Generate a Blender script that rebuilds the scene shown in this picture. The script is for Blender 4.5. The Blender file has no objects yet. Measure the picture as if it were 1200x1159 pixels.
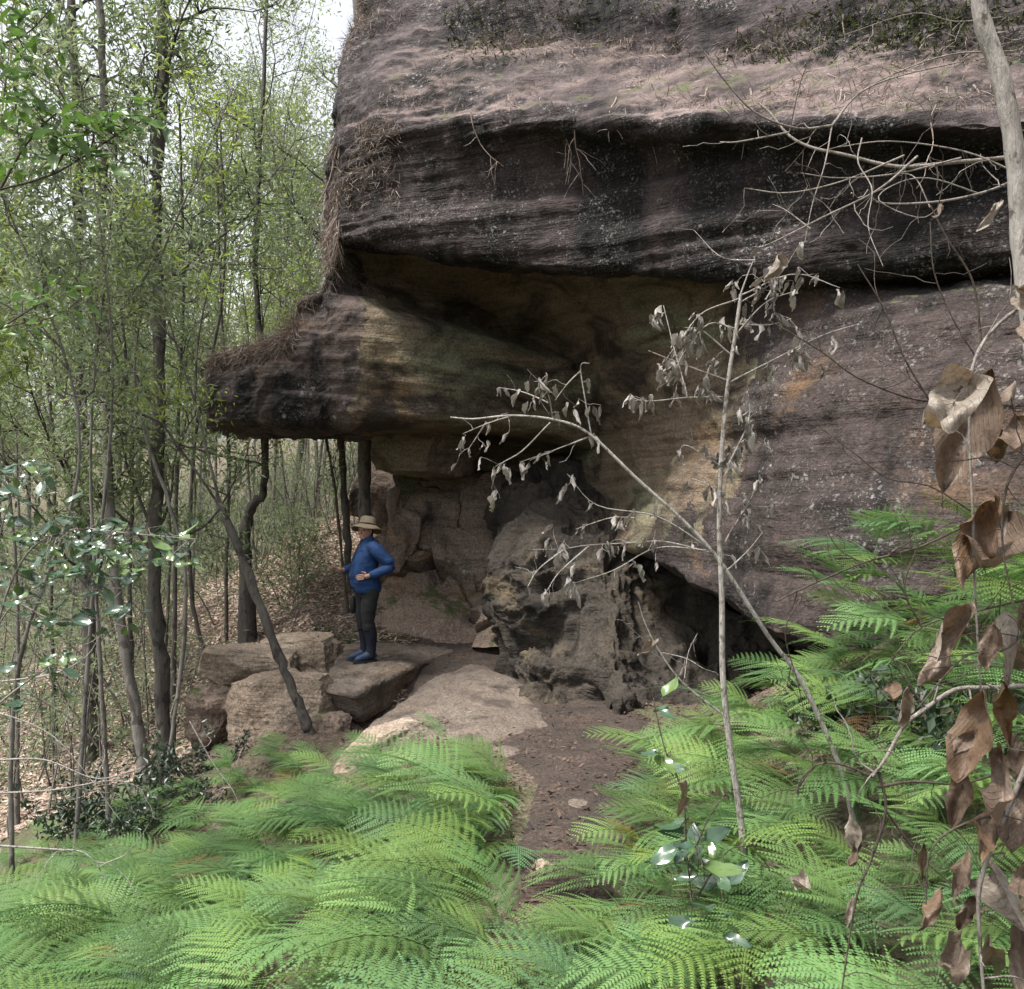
import bpy, math, random
import numpy as np
rng = np.random.default_rng(11)
random.seed(11)
SC = bpy.context.scene
COL = SC.collection

# ------------------------------------------------------------------ camera
F = 1039.0                      # focal length in photograph pixels (1200 wide)
CAMZ = 1.95
cam_d = bpy.data.cameras.new('camera')
cam_d.sensor_fit = 'HORIZONTAL'
cam_d.angle = 2 * math.atan(600.0 / F)
cam_d.clip_start = 0.05
cam_d.clip_end = 1500
cam = bpy.data.objects.new('camera', cam_d)
cam.location = (0, 0, CAMZ)
cam.rotation_euler = (math.radians(90), 0, 0)
COL.objects.link(cam)
SC.camera = cam

# ------------------------------------------------------------------ sky, sun, exposure
SUN_EL, SUN_AZ = math.radians(66), math.radians(242)     # azimuth clockwise from +Y
world = bpy.data.worlds.new('World')
SC.world = world
world.use_nodes = True
wn = world.node_tree
wn.nodes.clear()
sky = wn.nodes.new('ShaderNodeTexSky')
sky.sky_type = 'NISHITA'
sky.sun_disc = False
sky.sun_elevation = SUN_EL
sky.sun_rotation = SUN_AZ
sky.air_density = 1.0
sky.dust_density = 4.0
sky.ozone_density = 1.0
hs = wn.nodes.new('ShaderNodeHueSaturation')
hs.inputs['Saturation'].default_value = 0.22
bg = wn.nodes.new('ShaderNodeBackground')
bg.inputs['Strength'].default_value = 0.10
wo = wn.nodes.new('ShaderNodeOutputWorld')
wn.links.new(sky.outputs[0], hs.inputs['Color'])
wn.links.new(hs.outputs[0], bg.inputs['Color'])
wn.links.new(bg.outputs[0], wo.inputs['Surface'])
sun_d = bpy.data.lights.new('sun', 'SUN')
sun_d.energy = 2.2
sun_d.angle = math.radians(8)
sun_d.color = (1.0, 0.96, 0.9)
sun = bpy.data.objects.new('sun', sun_d)
COL.objects.link(sun)
sun.rotation_euler = (math.pi / 2 - SUN_EL, 0, math.pi - SUN_AZ)
SC.view_settings.view_transform = 'Standard'
SC.view_settings.look = 'None'
SC.view_settings.exposure = 1.75
SC.view_settings.gamma = 1.0
SC.cycles.max_bounces = 6
SC.cycles.diffuse_bounces = 4
SC.cycles.transparent_max_bounces = 4

# ------------------------------------------------------------------ helpers
def P(px, py, d):
    """photograph pixel at depth d (metres along the view axis) -> world point"""
    return np.array([(px - 600) / F * d, d, CAMZ - (py - 579.5) / F * d])

def PZ(px, py, z):
    """photograph pixel on the level z -> world point"""
    d = (CAMZ - z) * F / (py - 579.5)
    return P(px, py, d)

def _hash(ix, iy, iz, seed):
    h = (ix * 374761393 + iy * 668265263 + iz * 2147483647 + seed * 1274126177) & 0xffffffff
    h = ((h ^ (h >> 13)) * 1274126177) & 0xffffffff
    h = ((h ^ (h >> 16)) * 2246822519) & 0xffffffff
    h = h ^ (h >> 15)
    return (h & 0xffff).astype(np.float64) / 32767.5 - 1.0

def vnoise(p, seed=0):
    p = np.asarray(p, float)
    i = np.floor(p).astype(np.int64)
    f = p - i
    u = f * f * (3 - 2 * f)
    x, y, z = i[..., 0], i[..., 1], i[..., 2]
    ux, uy, uz = u[..., 0], u[..., 1], u[..., 2]
    def H(a, b, c): return _hash(x + a, y + b, z + c, seed)
    x00 = H(0, 0, 0) * (1 - ux) + H(1, 0, 0) * ux
    x10 = H(0, 1, 0) * (1 - ux) + H(1, 1, 0) * ux
    x01 = H(0, 0, 1) * (1 - ux) + H(1, 0, 1) * ux
    x11 = H(0, 1, 1) * (1 - ux) + H(1, 1, 1) * ux
    return (x00 * (1 - uy) + x10 * uy) * (1 - uz) + (x01 * (1 - uy) + x11 * uy) * uz

def fbm(p, octv=4, gain=0.5, lac=2.03, seed=0, ridged=False):
    p = np.asarray(p, float)
    out, a, tot = 0, 1.0, 0
    for k in range(octv):
        n = vnoise(p, seed + 17 * k)
        if ridged: n = 1 - 2 * np.abs(n)
        out = out + a * n
        tot += a
        a *= gain
        p = p * lac + 3.7
    return out / tot

def mesh_np(name, V, faces, mats, smooth=False, mi=None):
    """faces: list of int arrays (m,k)"""
    me = bpy.data.meshes.new(name)
    V = np.asarray(V, np.float32).reshape(-1, 3)
    if not isinstance(faces, (list, tuple)): faces = [faces]
    faces = [np.asarray(f, np.int32) for f in faces if len(f)]
    me.vertices.add(len(V))
    me.vertices.foreach_set('co', V.ravel())
    loops = np.concatenate([f.ravel() for f in faces])
    tot = np.concatenate([np.full(len(f), f.shape[1], np.int32) for f in faces])
    start = np.concatenate([[0], np.cumsum(tot)[:-1]]).astype(np.int32)
    me.loops.add(len(loops))
    me.loops.foreach_set('vertex_index', loops)
    me.polygons.add(len(tot))
    me.polygons.foreach_set('loop_start', start)
    me.polygons.foreach_set('loop_total', tot)
    if mi is not None:
        me.polygons.foreach_set('material_index', np.asarray(mi, np.int32))
    me.update(calc_edges=True)
    me.polygons.foreach_set('use_smooth', np.full(len(tot), bool(smooth)))
    for m in (mats if isinstance(mats, (list, tuple)) else [mats]):
        me.materials.append(m)
    return me

def link(name, data, parent=None, label=None, cat=None, group=None, kind=None, loc=None, rot=None, scale=None):
    o = bpy.data.objects.new(name, data)
    COL.objects.link(o)
    if parent is not None: o.parent = parent
    if loc is not None: o.location = [float(c) for c in loc]
    if rot is not None: o.rotation_euler = [float(c) for c in rot]
    if scale is not None: o.scale = [float(scale)] * 3 if np.isscalar(scale) else [float(c) for c in scale]
    if label: o['label'] = label
    if cat: o['category'] = cat
    if group: o['group'] = group
    if kind: o['kind'] = kind
    return o

def root(name, label, cat, loc=(0, 0, 0), group=None, rotz=0.0):
    return link(name, None, None, label, cat, group, None, loc, (0, 0, rotz))

def cr(C, n, axis=0):
    """uniform Catmull-Rom resampling along an axis"""
    C = np.moveaxis(np.asarray(C, float), axis, 0)
    m = len(C)
    ext = np.concatenate([[2 * C[0] - C[1]], C, [2 * C[-1] - C[-2]]])
    t = np.linspace(0, m - 1, n)
    i = np.minimum(t.astype(int), m - 2)
    f = (t - i).reshape((-1,) + (1,) * (C.ndim - 1))
    p0, p1, p2, p3 = ext[i], ext[i + 1], ext[i + 2], ext[i + 3]
    r = 0.5 * (2 * p1 + (p2 - p0) * f + (2 * p0 - 5 * p1 + 4 * p2 - p3) * f ** 2 + (3 * p1 - p0 - 3 * p2 + p3) * f ** 3)
    return np.moveaxis(r, 0, axis)

def grid_faces(nu, nv, off=0):
    a = np.arange(nu * nv).reshape(nu, nv)
    return np.stack([a[:-1, :-1], a[:-1, 1:], a[1:, 1:], a[1:, :-1]], -1).reshape(-1, 4) + off

def grid_normals(G):
    du = np.gradient(G, axis=0)
    dv = np.gradient(G, axis=1)
    n = np.cross(du, dv)
    n /= np.linalg.norm(n, axis=-1, keepdims=True) + 1e-9
    return n

CAMP = np.array([0, 0, CAMZ])

def loft(C, nu, nv, disp, outward=None):
    """control grid -> fine grid pushed along its outward normals by disp(points)"""
    G = cr(cr(C, nu, 0), nv, 1)
    N = grid_normals(G)
    ref = (CAMP if outward is None else np.asarray(outward)) - G
    s = np.sign((N * ref).sum(-1).mean())
    N = N * (s if s != 0 else 1)
    G = G + N * disp(G)[..., None]
    return G

def tube(pts, radii, sides=6, off=0):
    """swept tube: verts, quads"""
    pts = np.asarray(pts, float)
    n = len(pts)
    radii = np.broadcast_to(np.asarray(radii, float), (n,))
    t = np.gradient(pts, axis=0)
    t /= np.linalg.norm(t, axis=1, keepdims=True) + 1e-9
    ref = np.array([0.31, 0.13, 0.94]) if abs(t[:, 2]).mean() < 0.9 else np.array([1.0, 0.2, 0.0])
    a = np.cross(t, ref); a /= np.linalg.norm(a, axis=1, keepdims=True) + 1e-9
    b = np.cross(t, a)
    th = np.arange(sides) / sides * 2 * np.pi
    V = pts[:, None] + radii[:, None, None] * (a[:, None] * np.cos(th)[None, :, None] + b[:, None] * np.sin(th)[None, :, None])
    idx = np.arange(n * sides).reshape(n, sides)
    nx = np.roll(idx, -1, axis=1)
    Q = np.stack([idx[:-1], nx[:-1], nx[1:], idx[1:]], -1).reshape(-1, 4) + off
    return V.reshape(-1, 3), Q

class MB:
    """collects tubes and sheets into one mesh"""
    def __init__(self): self.V, self.Q, self.n = [], [], 0
    def add(self, V, Q):
        self.V.append(np.asarray(V).reshape(-1, 3)); self.Q.append(np.asarray(Q) + self.n); self.n += len(self.V[-1])
    def tube(self, pts, r, sides=5): self.add(*tube(pts, r, sides))
    def mesh(self, name, mat, smooth=True):
        return mesh_np(name, np.concatenate(self.V), self._g(), mat, smooth)
    def _g(self):
        d = {}
        for q in self.Q: d.setdefault(q.shape[1], []).append(q)
        return [np.concatenate(v) for v in d.values()]

# ------------------------------------------------------------------ materials
class NT:
    def __init__(self, name):
        self.m = bpy.data.materials.new(name)
        self.m.use_nodes = True
        self.t = self.m.node_tree
        self.t.nodes.clear()
        self.out = self.n('OutputMaterial')
    def n(self, kind, **kw):
        nd = self.t.nodes.new('ShaderNode' + kind)
        for k, v in kw.items(): setattr(nd, k, v)
        return nd
    def l(self, a, b): self.t.links.new(a, b)
    def val(self, x, sock):
        if isinstance(x, bpy.types.NodeSocket): self.l(x, sock)
        else:
            if hasattr(sock.default_value, '__len__') and not hasattr(x, '__len__'): x = (x,) * 3
            sock.default_value = (tuple(x) + (1.0,)) if hasattr(x, '__len__') and len(sock.default_value) == 4 and len(x) == 3 else x
    def pos(self):
        return self.n('NewGeometry').outputs['Position']
    def scaled(self, vec, s):
        mp = self.n('Mapping'); mp.inputs['Scale'].default_value = s
        self.l(vec, mp.inputs['Vector']); return mp.outputs[0]
    def noise(self, vec, scale, detail=5, rough=0.55, dist=0.0):
        nd = self.n('TexNoise')
        if vec is not None: self.l(vec, nd.inputs['Vector'])
        nd.inputs['Scale'].default_value = scale
        nd.inputs['Detail'].default_value = detail
        nd.inputs['Roughness'].default_value = rough
        nd.inputs['Distortion'].default_value = dist
        return nd.outputs['Fac']
    def voro(self, vec, scale, feature='F1'):
        nd = self.n('TexVoronoi', feature=feature)
        self.l(vec, nd.inputs['Vector']); nd.inputs['Scale'].default_value = scale
        return nd.outputs['Distance']
    def ramp(self, fac, stops):
        nd = self.n('ValToRGB')
        el = nd.color_ramp.elements
        while len(el) < len(stops): el.new(0.5)
        for e, (p, c) in zip(el, stops):
            e.position = p
            e.color = (c, c, c, 1) if not hasattr(c, '__len__') else tuple(c) + (1,)
        self.l(fac, nd.inputs[0]); return nd.outputs[0]
    def mix(self, fac, a, b, mode='MIX'):
        nd = self.n('Mix', data_type='RGBA', blend_type=mode)
        self.val(fac, nd.inputs[0]); self.val(a, nd.inputs[6]); self.val(b, nd.inputs[7])
        return nd.outputs[2]
    def math(self, op, a, b=0.5):
        nd = self.n('Math', operation=op)
        self.val(a, nd.inputs[0]); self.val(b, nd.inputs[1]); return nd.outputs[0]
    def bump(self, h, strength=0.5, dist=0.05, prev=None):
        nd = self.n('Bump'); nd.inputs['Strength'].default_value = strength; nd.inputs['Distance'].default_value = dist
        self.l(h, nd.inputs['Height'])
        if prev is not None: self.l(prev, nd.inputs['Normal'])
        return nd.outputs[0]
    def bsdf(self, col, rough=0.85, normal=None, spec=0.3):
        b = self.n('BsdfPrincipled')
        self.val(col, b.inputs['Base Color']); self.val(rough, b.inputs['Roughness'])
        b.inputs['Specular IOR Level'].default_value = spec
        if normal is not None: self.l(normal, b.inputs['Normal'])
        self.b = b
        return b.outputs[0]
    def done(self, s):
        self.l(s, self.out.inputs['Surface']); return self.m

def rock_mat(name, a, b, dark, stain=0.5, lichen=0.3, lichcol=(.30, .295, .285), moss=0.0, strata=0.4, accent=None, acc_amt=0.0, acc2=None, acc2_amt=0.0, lscale=9.0, dust=0.0, streak=(1.6, 1.6, .45), dirt=False, bedb=.5):
    t = NT(name)
    p = t.pos()
    c = t.mix(t.ramp(t.noise(p, 0.9, 4, 0.62), [(0.35, 0), (0.68, 1)]), a, b)
    if accent is not None:
        m = t.ramp(t.noise(t.scaled(p, (.7, .7, 1.1)), 0.75, 4, 0.6, 0.8), [(0.62 - acc_amt * .3, 0), (0.72 - acc_amt * .2, 1)])
        c = t.mix(t.math('MULTIPLY', m, 0.85), c, accent)
    if acc2 is not None:
        vp = t.n('VectorMath', operation='ADD'); t.l(p, vp.inputs[0]); vp.inputs[1].default_value = (13.1, 4.2, 7.7)
        m = t.ramp(t.noise(t.scaled(vp.outputs[0], (.6, .6, 1.4)), 0.8, 4, 0.6, 0.6), [(0.62 - acc2_amt * .3, 0), (0.75 - acc2_amt * .2, 1)])
        c = t.mix(t.math('MULTIPLY', m, 0.8), c, acc2)
    st = t.noise(t.scaled(p, (.5, .5, 9)), 2.2, 4, 0.6, 0.4)
    c = t.mix(strata, c, t.ramp(st, [(0.3, .35), (0.55, 1.0), (0.75, 1.35)]), 'MULTIPLY')
    # black biofilm stains running down
    sn = t.noise(t.scaled(p, streak), 1.1, 5, 0.65, 0.5)
    c = t.mix(t.ramp(sn, [(0.62 - stain * .42, 0), (0.74 - stain * .3, 1)]), c, dark)
    # fine speckle
    sp = t.noise(p, 38, 2, 0.7)
    c = t.mix(0.75, c, t.ramp(sp, [(0.3, .45), (0.5, 1.0), (0.72, 1.6)]), 'MULTIPLY')
    # lichen: clustered pale spots of uneven size
    if lichen > 0:
        warp = t.n('TexNoise'); t.l(p, warp.inputs['Vector']); warp.inputs['Scale'].default_value = 14; warp.inputs['Detail'].default_value = 3
        vv = t.n('VectorMath', operation='MULTIPLY_ADD')
        t.l(warp.outputs['Color'], vv.inputs[0]); vv.inputs[1].default_value = (.1, .1, .1); t.l(p, vv.inputs[2])
        spots = t.ramp(t.voro(vv.outputs[0], lscale), [(0.17, 1), (0.27, 0)])
        fine = t.ramp(t.noise(p, 48, 3, 0.65), [(0.56, 0), (0.66, 1)])
        clus = t.ramp(t.noise(p, 1.7, 4, 0.65), [(0.66 - lichen * .36, 0), (0.80 - lichen * .3, 1)])
        m = t.math('MULTIPLY', t.math('MAXIMUM', spots, fine), clus)
        c = t.mix(t.math('MULTIPLY', m, t.ramp(t.noise(p, 6, 2, .5), [(.3, .15), (.7, .85)])), c, lichcol)
    if dirt:          # trodden soil in the hollows
        c = t.mix(t.ramp(t.noise(p, 1.9, 6, .68), [(.52, 0), (.64, .8)]), c, (.045, .035, .03))
    geo = t.n('NewGeometry')
    sx = t.n('SeparateXYZ'); t.l(geo.outputs['Normal'], sx.inputs[0])
    if dust > 0:      # litter and soil settled on upward faces
        up = t.ramp(t.math('ADD', sx.outputs[2], t.math('MULTIPLY', t.math('SUBTRACT', t.noise(p, 5, 6, .75), .5), 1.3)), [(0.38, 0), (0.95, 1)])
        c = t.mix(t.math('MULTIPLY', up, t.math('MULTIPLY', dust, t.ramp(t.noise(p, .8, 5, .65), [(.36, .1), (.58, 1)]))), c, t.mix(t.noise(p, 22, 4, .7), (.09, .065, .058), (.36, .27, .245)))
    if moss > 0:
        up = t.math('ADD', sx.outputs[2], t.math('MULTIPLY', t.math('SUBTRACT', t.noise(p, 2.6, 7, .7), .5), 2.2))
        m = t.ramp(up, [(1.05 - moss, 0), (1.35 - moss, 1)])
        c = t.mix(t.math('MULTIPLY', m, .85), c, t.mix(t.noise(p, 30, 3, .6), (.02, .03, .012), (.10, .12, .04)))
    rn = t.n('TexNoise', noise_type='RIDGED_MULTIFRACTAL'); t.l(p, rn.inputs['Vector']); rn.inputs['Scale'].default_value = 2.6; rn.inputs['Detail'].default_value = 6; rn.inputs['Roughness'].default_value = .62
    n0 = t.bump(rn.outputs['Fac'], 0.55, 0.05)
    n1 = t.bump(t.noise(p, 6, 4, 0.68), 0.6, 0.08, n0)
    n2 = t.bump(t.noise(t.scaled(p, (1, 1, 7)), 4, 4, 0.62, 0), bedb, 0.05, n1)
    n3 = t.bump(t.noise(p, 60, 2, 0.7), 0.6, 0.012, n2)
    return t.done(t.bsdf(c, 0.9, n3, 0.25))

M = {}
M['brow'] = rock_mat('weathered_sandstone', (0.0469, 0.0343, 0.0333), (0.0275, 0.0212, 0.0205), (0.0055, 0.0047, 0.0044), stain=.55, lichen=.72, moss=.0, strata=.35, dust=.0, bedb=1.0, lscale=15, lichcol=(.22, .215, .205))
M['shelf'] = rock_mat('eroded_shelf', (0.0526, 0.0412, 0.0425), (0.0309, 0.0254, 0.0262), (0.0062, 0.0056, 0.0056), stain=.45, lichen=.55, moss=.16, strata=.35, dust=.8, lscale=15)
M['wall'] = rock_mat('shelter_sandstone', (0.1165, 0.0879, 0.0637), (0.1631, 0.1201, 0.0840), (0.0300, 0.0230, 0.0175), stain=.38, lichen=.0, strata=.45, accent=(.145, .095, .052), acc_amt=.22, acc2=(.125, .132, .08), acc2_amt=.5, streak=(.9, .9, 1.6))
M['buttress'] = rock_mat('lichen_sandstone', (0.0517, 0.0376, 0.0338), (0.0329, 0.0254, 0.0236), (0.0106, 0.0088, 0.0082), stain=.36, lichen=.66, moss=.06, strata=.5, accent=(.11, .065, .035), acc_amt=.05, lscale=13, lichcol=(.22, .215, .205))
M['ledge'] = rock_mat('ledge_sandstone', (0.0570, 0.0450, 0.0420), (0.0900, 0.0672, 0.0570), (0.0096, 0.0084, 0.0084), stain=.40, lichen=.45, moss=.0, strata=.55, accent=(.10, .06, .028), acc_amt=.25, dust=.5)
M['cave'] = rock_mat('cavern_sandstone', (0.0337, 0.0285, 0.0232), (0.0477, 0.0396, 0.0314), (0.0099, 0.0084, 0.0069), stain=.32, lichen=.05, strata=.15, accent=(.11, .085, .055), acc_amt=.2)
M['back'] = rock_mat('ochre_sandstone', (0.1441, 0.1081, 0.0869), (0.1945, 0.1490, 0.1172), (0.0397, 0.0313, 0.0272), stain=.22, lichen=.30, moss=.12, strata=.3, accent=(.19, .125, .075), acc_amt=.15, lichcol=(.45, .43, .40))
M['boulder'] = rock_mat('boulder_sandstone', (0.1972, 0.1507, 0.1117), (0.2711, 0.2239, 0.1760), (0.0493, 0.0405, 0.0343), stain=.18, lichen=.42, lichcol=(.52, .49, .44), strata=.12, accent=(.21, .145, .09), acc_amt=.2, lscale=8)
M['slab'] = rock_mat('floor_sandstone', (0.0979, 0.0781, 0.0640), (0.1372, 0.1114, 0.0903), (0.0367, 0.0295, 0.0243), stain=.16, lichen=.28, lichcol=(.6, .58, .52), strata=.1, accent=(.15, .10, .055), acc_amt=.12, lscale=5, dirt=True)

def ground_mat(name, cols, litter=0.5):
    t = NT(name); p = t.pos()
    c = t.mix(t.ramp(t.noise(p, 1.3, 7, .65), [(.35, 0), (.65, 1)]), cols[0], cols[1])
    v = t.n('TexVoronoi'); t.l(p, v.inputs['Vector']); v.inputs['Scale'].default_value = 48
    lf = t.ramp(v.outputs['Color'], [(0.2, cols[2]), (.55, cols[3]), (.9, cols[4])])
    c = t.mix(t.math('MULTIPLY', t.ramp(t.noise(p, 3, 6, .7), [(.5 - litter * .25, 0), (.62 - litter * .2, 1)]), .8), c, lf)
    c = t.mix(.7, c, t.ramp(t.noise(p, 45, 4, .7), [(.3, .4), (.5, 1), (.75, 1.5)]), 'MULTIPLY')
    if litter > .5:
        c = t.mix(t.ramp(t.noise(p, .35, 6, .7), [(.42, 0), (.6, .75)]), c, t.mix(t.noise(p, 18, 4, .7), (.03, .045, .02), (.11, .13, .06)))
    n = t.bump(v.outputs['Distance'], .5, .02)
    n = t.bump(t.noise(p, 9, 8, .7), .8, .06, n)
    return t.done(t.bsdf(c, .95, n, .15))
M['ground'] = ground_mat('forest_floor', [(.06, .045, .036), (.095, .072, .058), (.07, .048, .034), (.15, .11, .088), (.24, .19, .16)], .75)
M['path'] = ground_mat('trodden_earth', [(.042, .034, .030), (.062, .050, .044), (.045, .032, .026), (.08, .058, .046), (.12, .09, .075)], .22)

def leaf_mat(name, cols, trans=0.35, rough=.5, spec=.4, tint=(1.15, 1.2, .9), blotch=None, objrand=True):
    """cols: list of colours picked by a per-leaf random number"""
    t = NT(name)
    if objrand: r = t.n('ObjectInfo').outputs['Random']
    else: r = t.n('NewGeometry').outputs['Random Per Island']
    k = len(cols)
    c = t.ramp(r, [((i + .5) / k, cc) for i, cc in enumerate(cols)])
    if name == 'fern_green':
        r2 = t.n('TexWhiteNoise', noise_dimensions='1D'); t.l(t.math('MULTIPLY', r, 91.7), r2.inputs['W'])
        c = t.mix(1.0, c, t.ramp(r2.outputs['Value'], [(0, .62), (.5, 1.0), (1, 1.3)]), 'MULTIPLY')
    p = t.pos()
    c = t.mix(.5, c, t.ramp(t.noise(p, 3.0, 5, .6), [(.3, .6), (.5, 1.0), (.7, 1.35)]), 'MULTIPLY')
    if blotch is not None:
        c = t.mix(t.math('MULTIPLY', t.ramp(t.noise(p, 34, 6, .7), [(.46, 0), (.62, 1)]), .75), c, blotch)
        c = t.mix(.6, c, t.ramp(t.noise(p, 120, 4, .7), [(.3, .5), (.5, 1.0), (.7, 1.4)]), 'MULTIPLY')
    nb = None
    if blotch is not None:
        sp = t.n('SeparateXYZ'); t.l(t.n('TexCoord').outputs['Object'], sp.inputs[0])
        ph = t.math('MULTIPLY', t.math('SUBTRACT', sp.outputs[0], t.math('MULTIPLY', t.math('ABSOLUTE', sp.outputs[1], 0), .55)), 75.0)
        vein = t.ramp(t.math('SINE', ph, 0), [(.80, 0), (.98, 1)])
        c = t.mix(t.math('MULTIPLY', vein, .09), c, (.035, .022, .014))
        hol = t.ramp(t.noise(p, 52, 2, .5), [(.68, 0), (.70, 1)])
        c = t.mix(t.math('MULTIPLY', hol, .8), c, (.03, .018, .012))
        nb = t.bump(t.math('ADD', vein, t.noise(p, 90, 4, .6)), .5, .004)
    s = t.bsdf(c, rough, nb, spec)
    tr = t.n('BsdfTranslucent'); t.l(t.mix(1.0, c, tint if blotch is None else (1.2, .9, .6), 'MULTIPLY'), tr.inputs['Color'])
    mx = t.n('MixShader'); mx.inputs[0].default_value = trans
    t.l(s, mx.inputs[1]); t.l(tr.outputs[0], mx.inputs[2])
    return t.done(mx.outputs[0])

M['fern'] = leaf_mat('fern_green', [(.085, .165, .055), (.11, .195, .072), (.14, .22, .062), (.095, .185, .088), (.12, .185, .048)], .30, .55, .22)
M['fern_yellow'] = leaf_mat('fern_yellowing', [(.19, .18, .03), (.24, .20, .045), (.16, .18, .035)], .3, .5, .3)
M['fern_brown'] = leaf_mat('fern_withered', [(.13, .09, .04), (.17, .13, .05), (.10, .06, .03)], .2, .7, .2, tint=(1.1, 1, .8))
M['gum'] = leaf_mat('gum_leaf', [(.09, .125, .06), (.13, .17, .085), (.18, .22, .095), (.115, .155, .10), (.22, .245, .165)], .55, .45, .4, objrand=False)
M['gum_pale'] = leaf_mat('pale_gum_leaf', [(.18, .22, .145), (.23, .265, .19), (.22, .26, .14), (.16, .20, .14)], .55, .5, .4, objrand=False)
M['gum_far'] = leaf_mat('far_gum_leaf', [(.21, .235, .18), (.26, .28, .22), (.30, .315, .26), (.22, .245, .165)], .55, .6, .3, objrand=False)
M['gum_gold'] = leaf_mat('golden_gum_leaf', [(.19, .25, .05), (.25, .30, .07), (.15, .22, .06), (.23, .26, .09)], .55, .45, .4, objrand=False)
M['glossy'] = leaf_mat('glossy_leaf', [(.045, .085, .05), (.06, .11, .06), (.05, .09, .065), (.09, .15, .04)], .18, .22, .9)
M['lush'] = leaf_mat('lush_leaf', [(.07, .13, .03), (.10, .18, .04), (.06, .11, .04)], .35, .35, .5)
M['dead_big'] = leaf_mat('dead_leaf_brown', [(.085, .058, .040), (.115, .082, .060), (.14, .108, .085), (.11, .058, .024)], .15, .5, .4, blotch=(.16, .115, .082))
M['dead_pale'] = leaf_mat('dead_leaf_pale', [(.19, .16, .13), (.26, .23, .195), (.16, .125, .095)], .15, .5, .35, blotch=(.13, .10, .072))
M['dead_curl'] = leaf_mat('dead_leaf_silver', [(.20, .18, .165), (.28, .255, .235), (.15, .13, .115), (.34, .315, .29)], .15, .7, .2, tint=(1.1, 1, .85))
M['litter'] = leaf_mat('fallen_leaf', [(.28, .205, .16), (.38, .305, .255), (.47, .40, .345), (.19, .13, .095), (.41, .315, .24)], .1, .7, .2, tint=(1, .9, .8), objrand=False)
M['litter_dark'] = leaf_mat('dark_fallen_leaf', [(.06, .04, .03), (.10, .068, .048), (.045, .03, .022), (.15, .105, .08), (.075, .05, .035)], .1, .7, .2, tint=(1, .9, .8), objrand=False)  # darker set of leaf tones for the path and the fern beds

def bark_mat(name, a, b, c2, sc=1.0, patch=.5):
    t = NT(name); p = t.pos()
    c = t.mix(t.ramp(t.noise(t.scaled(p, (1, 1, .35)), 5 * sc, 6, .65), [(.38, 0), (.62, 1)]), a, b)
    c = t.mix(t.ramp(t.noise(t.scaled(p, (1, 1, .7)), 9 * sc, 4, .6), [(.62 - patch * .15, 0), (.68 - patch * .15, 1)]), c, c2)
    c = t.mix(.7, c, t.ramp(t.noise(t.scaled(p, (1, 1, .2)), 40 * sc, 4, .7), [(.3, .45), (.5, 1), (.7, 1.4)]), 'MULTIPLY')
    n = t.bump(t.noise(t.scaled(p, (1, 1, .22)), 30 * sc, 6, .7), .8, .02)
    return t.done(t.bsdf(c, .9, n, .2))
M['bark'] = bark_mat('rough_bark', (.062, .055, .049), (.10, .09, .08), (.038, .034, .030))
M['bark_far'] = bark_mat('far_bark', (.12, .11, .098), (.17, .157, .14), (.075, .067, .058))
M['bark_pale'] = bark_mat('mottled_pale_bark', (.22, .20, .18), (.32, .30, .275), (.10, .085, .07), 2.0, .4)
M['twig_white'] = bark_mat('dead_twig_silver', (.29, .265, .24), (.40, .37, .34), (.17, .15, .13), 5.0, .5)
M['twig_grey'] = bark_mat('dead_twig_grey', (.20, .175, .155), (.32, .285, .26), (.12, .10, .085), 4.0, .4)
M['twig_dark'] = bark_mat('live_twig_dark', (.07, .055, .045), (.11, .09, .07), (.05, .04, .03), 4.0, .4)
M['root'] = bark_mat('dry_root', (.24, .19, .16), (.36, .30, .26), (.15, .115, .095), 4.0, .4)

# ------------------------------------------------------------------ terrain
def ip(x, xs, ys): return np.interp(x, xs, ys)
def smooth(a, b, x):
    t = np.clip((x - a) / (b - a), 0, 1); return t * t * (3 - 2 * t)

def height(x, y, rough=True):
    x = np.asarray(x, float); y = np.asarray(y, float)
    pz = ip(y, [-20, 0, 2, 4.2, 6.2, 8, 10, 11, 12, 15, 20, 30, 60, 120, 400], [.6, .5, .36, .18, .04, -.06, -.10, .0, .32, 1.25, 2.4, 4.4, 10, 18, 40])
    xl = ip(y, [0, 2, 4, 6, 7, 8, 9, 10.5, 12, 15, 20, 30], [-.25, -.2, -.1, -.2, -.7, -1.4, -1.7, -1.9, -1.7, -2.2, -1.5, 0])
    k = ip(y, [2, 5, 7, 9, 12, 15, 25, 60, 120], [.24, .26, .46, .46, .45, .42, .40, .62, .7])
    s = np.maximum(0, xl - x)
    S = np.where(s < 7, s, 7 + 8 * (1 - np.exp(-(s - 7) / 8)))
    z = pz - k * S
    xr = ip(y, [0, 2, 4.2, 6.2, 8, 10], [.35, .4, .5, .9, 1.8, 3])
    r = np.maximum(0, x - xr)
    near = 1 - smooth(7, 8.5, y)
    z = z + near * np.minimum(.28 * r + .32 * np.maximum(0, x - 1.4), 1.5)
    # hill that the outcrop sticks out of
    z = z + smooth(13.2, 15.5, y) * np.minimum(.75 * np.maximum(0, x + 2.2), 7)
    z = z - .42 * np.exp(-((x + 1.35) ** 2 / .35 + (y - 8.9) ** 2 / .9))
    if rough:
        q = np.stack([x, y, np.zeros_like(x)], -1)
        z = z + .07 * fbm(q * 1.1, 4, seed=5) + .02 * fbm(q * 6, 3, seed=6) + smooth(15, 30, y) * .8 * fbm(q * .13, 3, seed=9)
    return z

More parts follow.
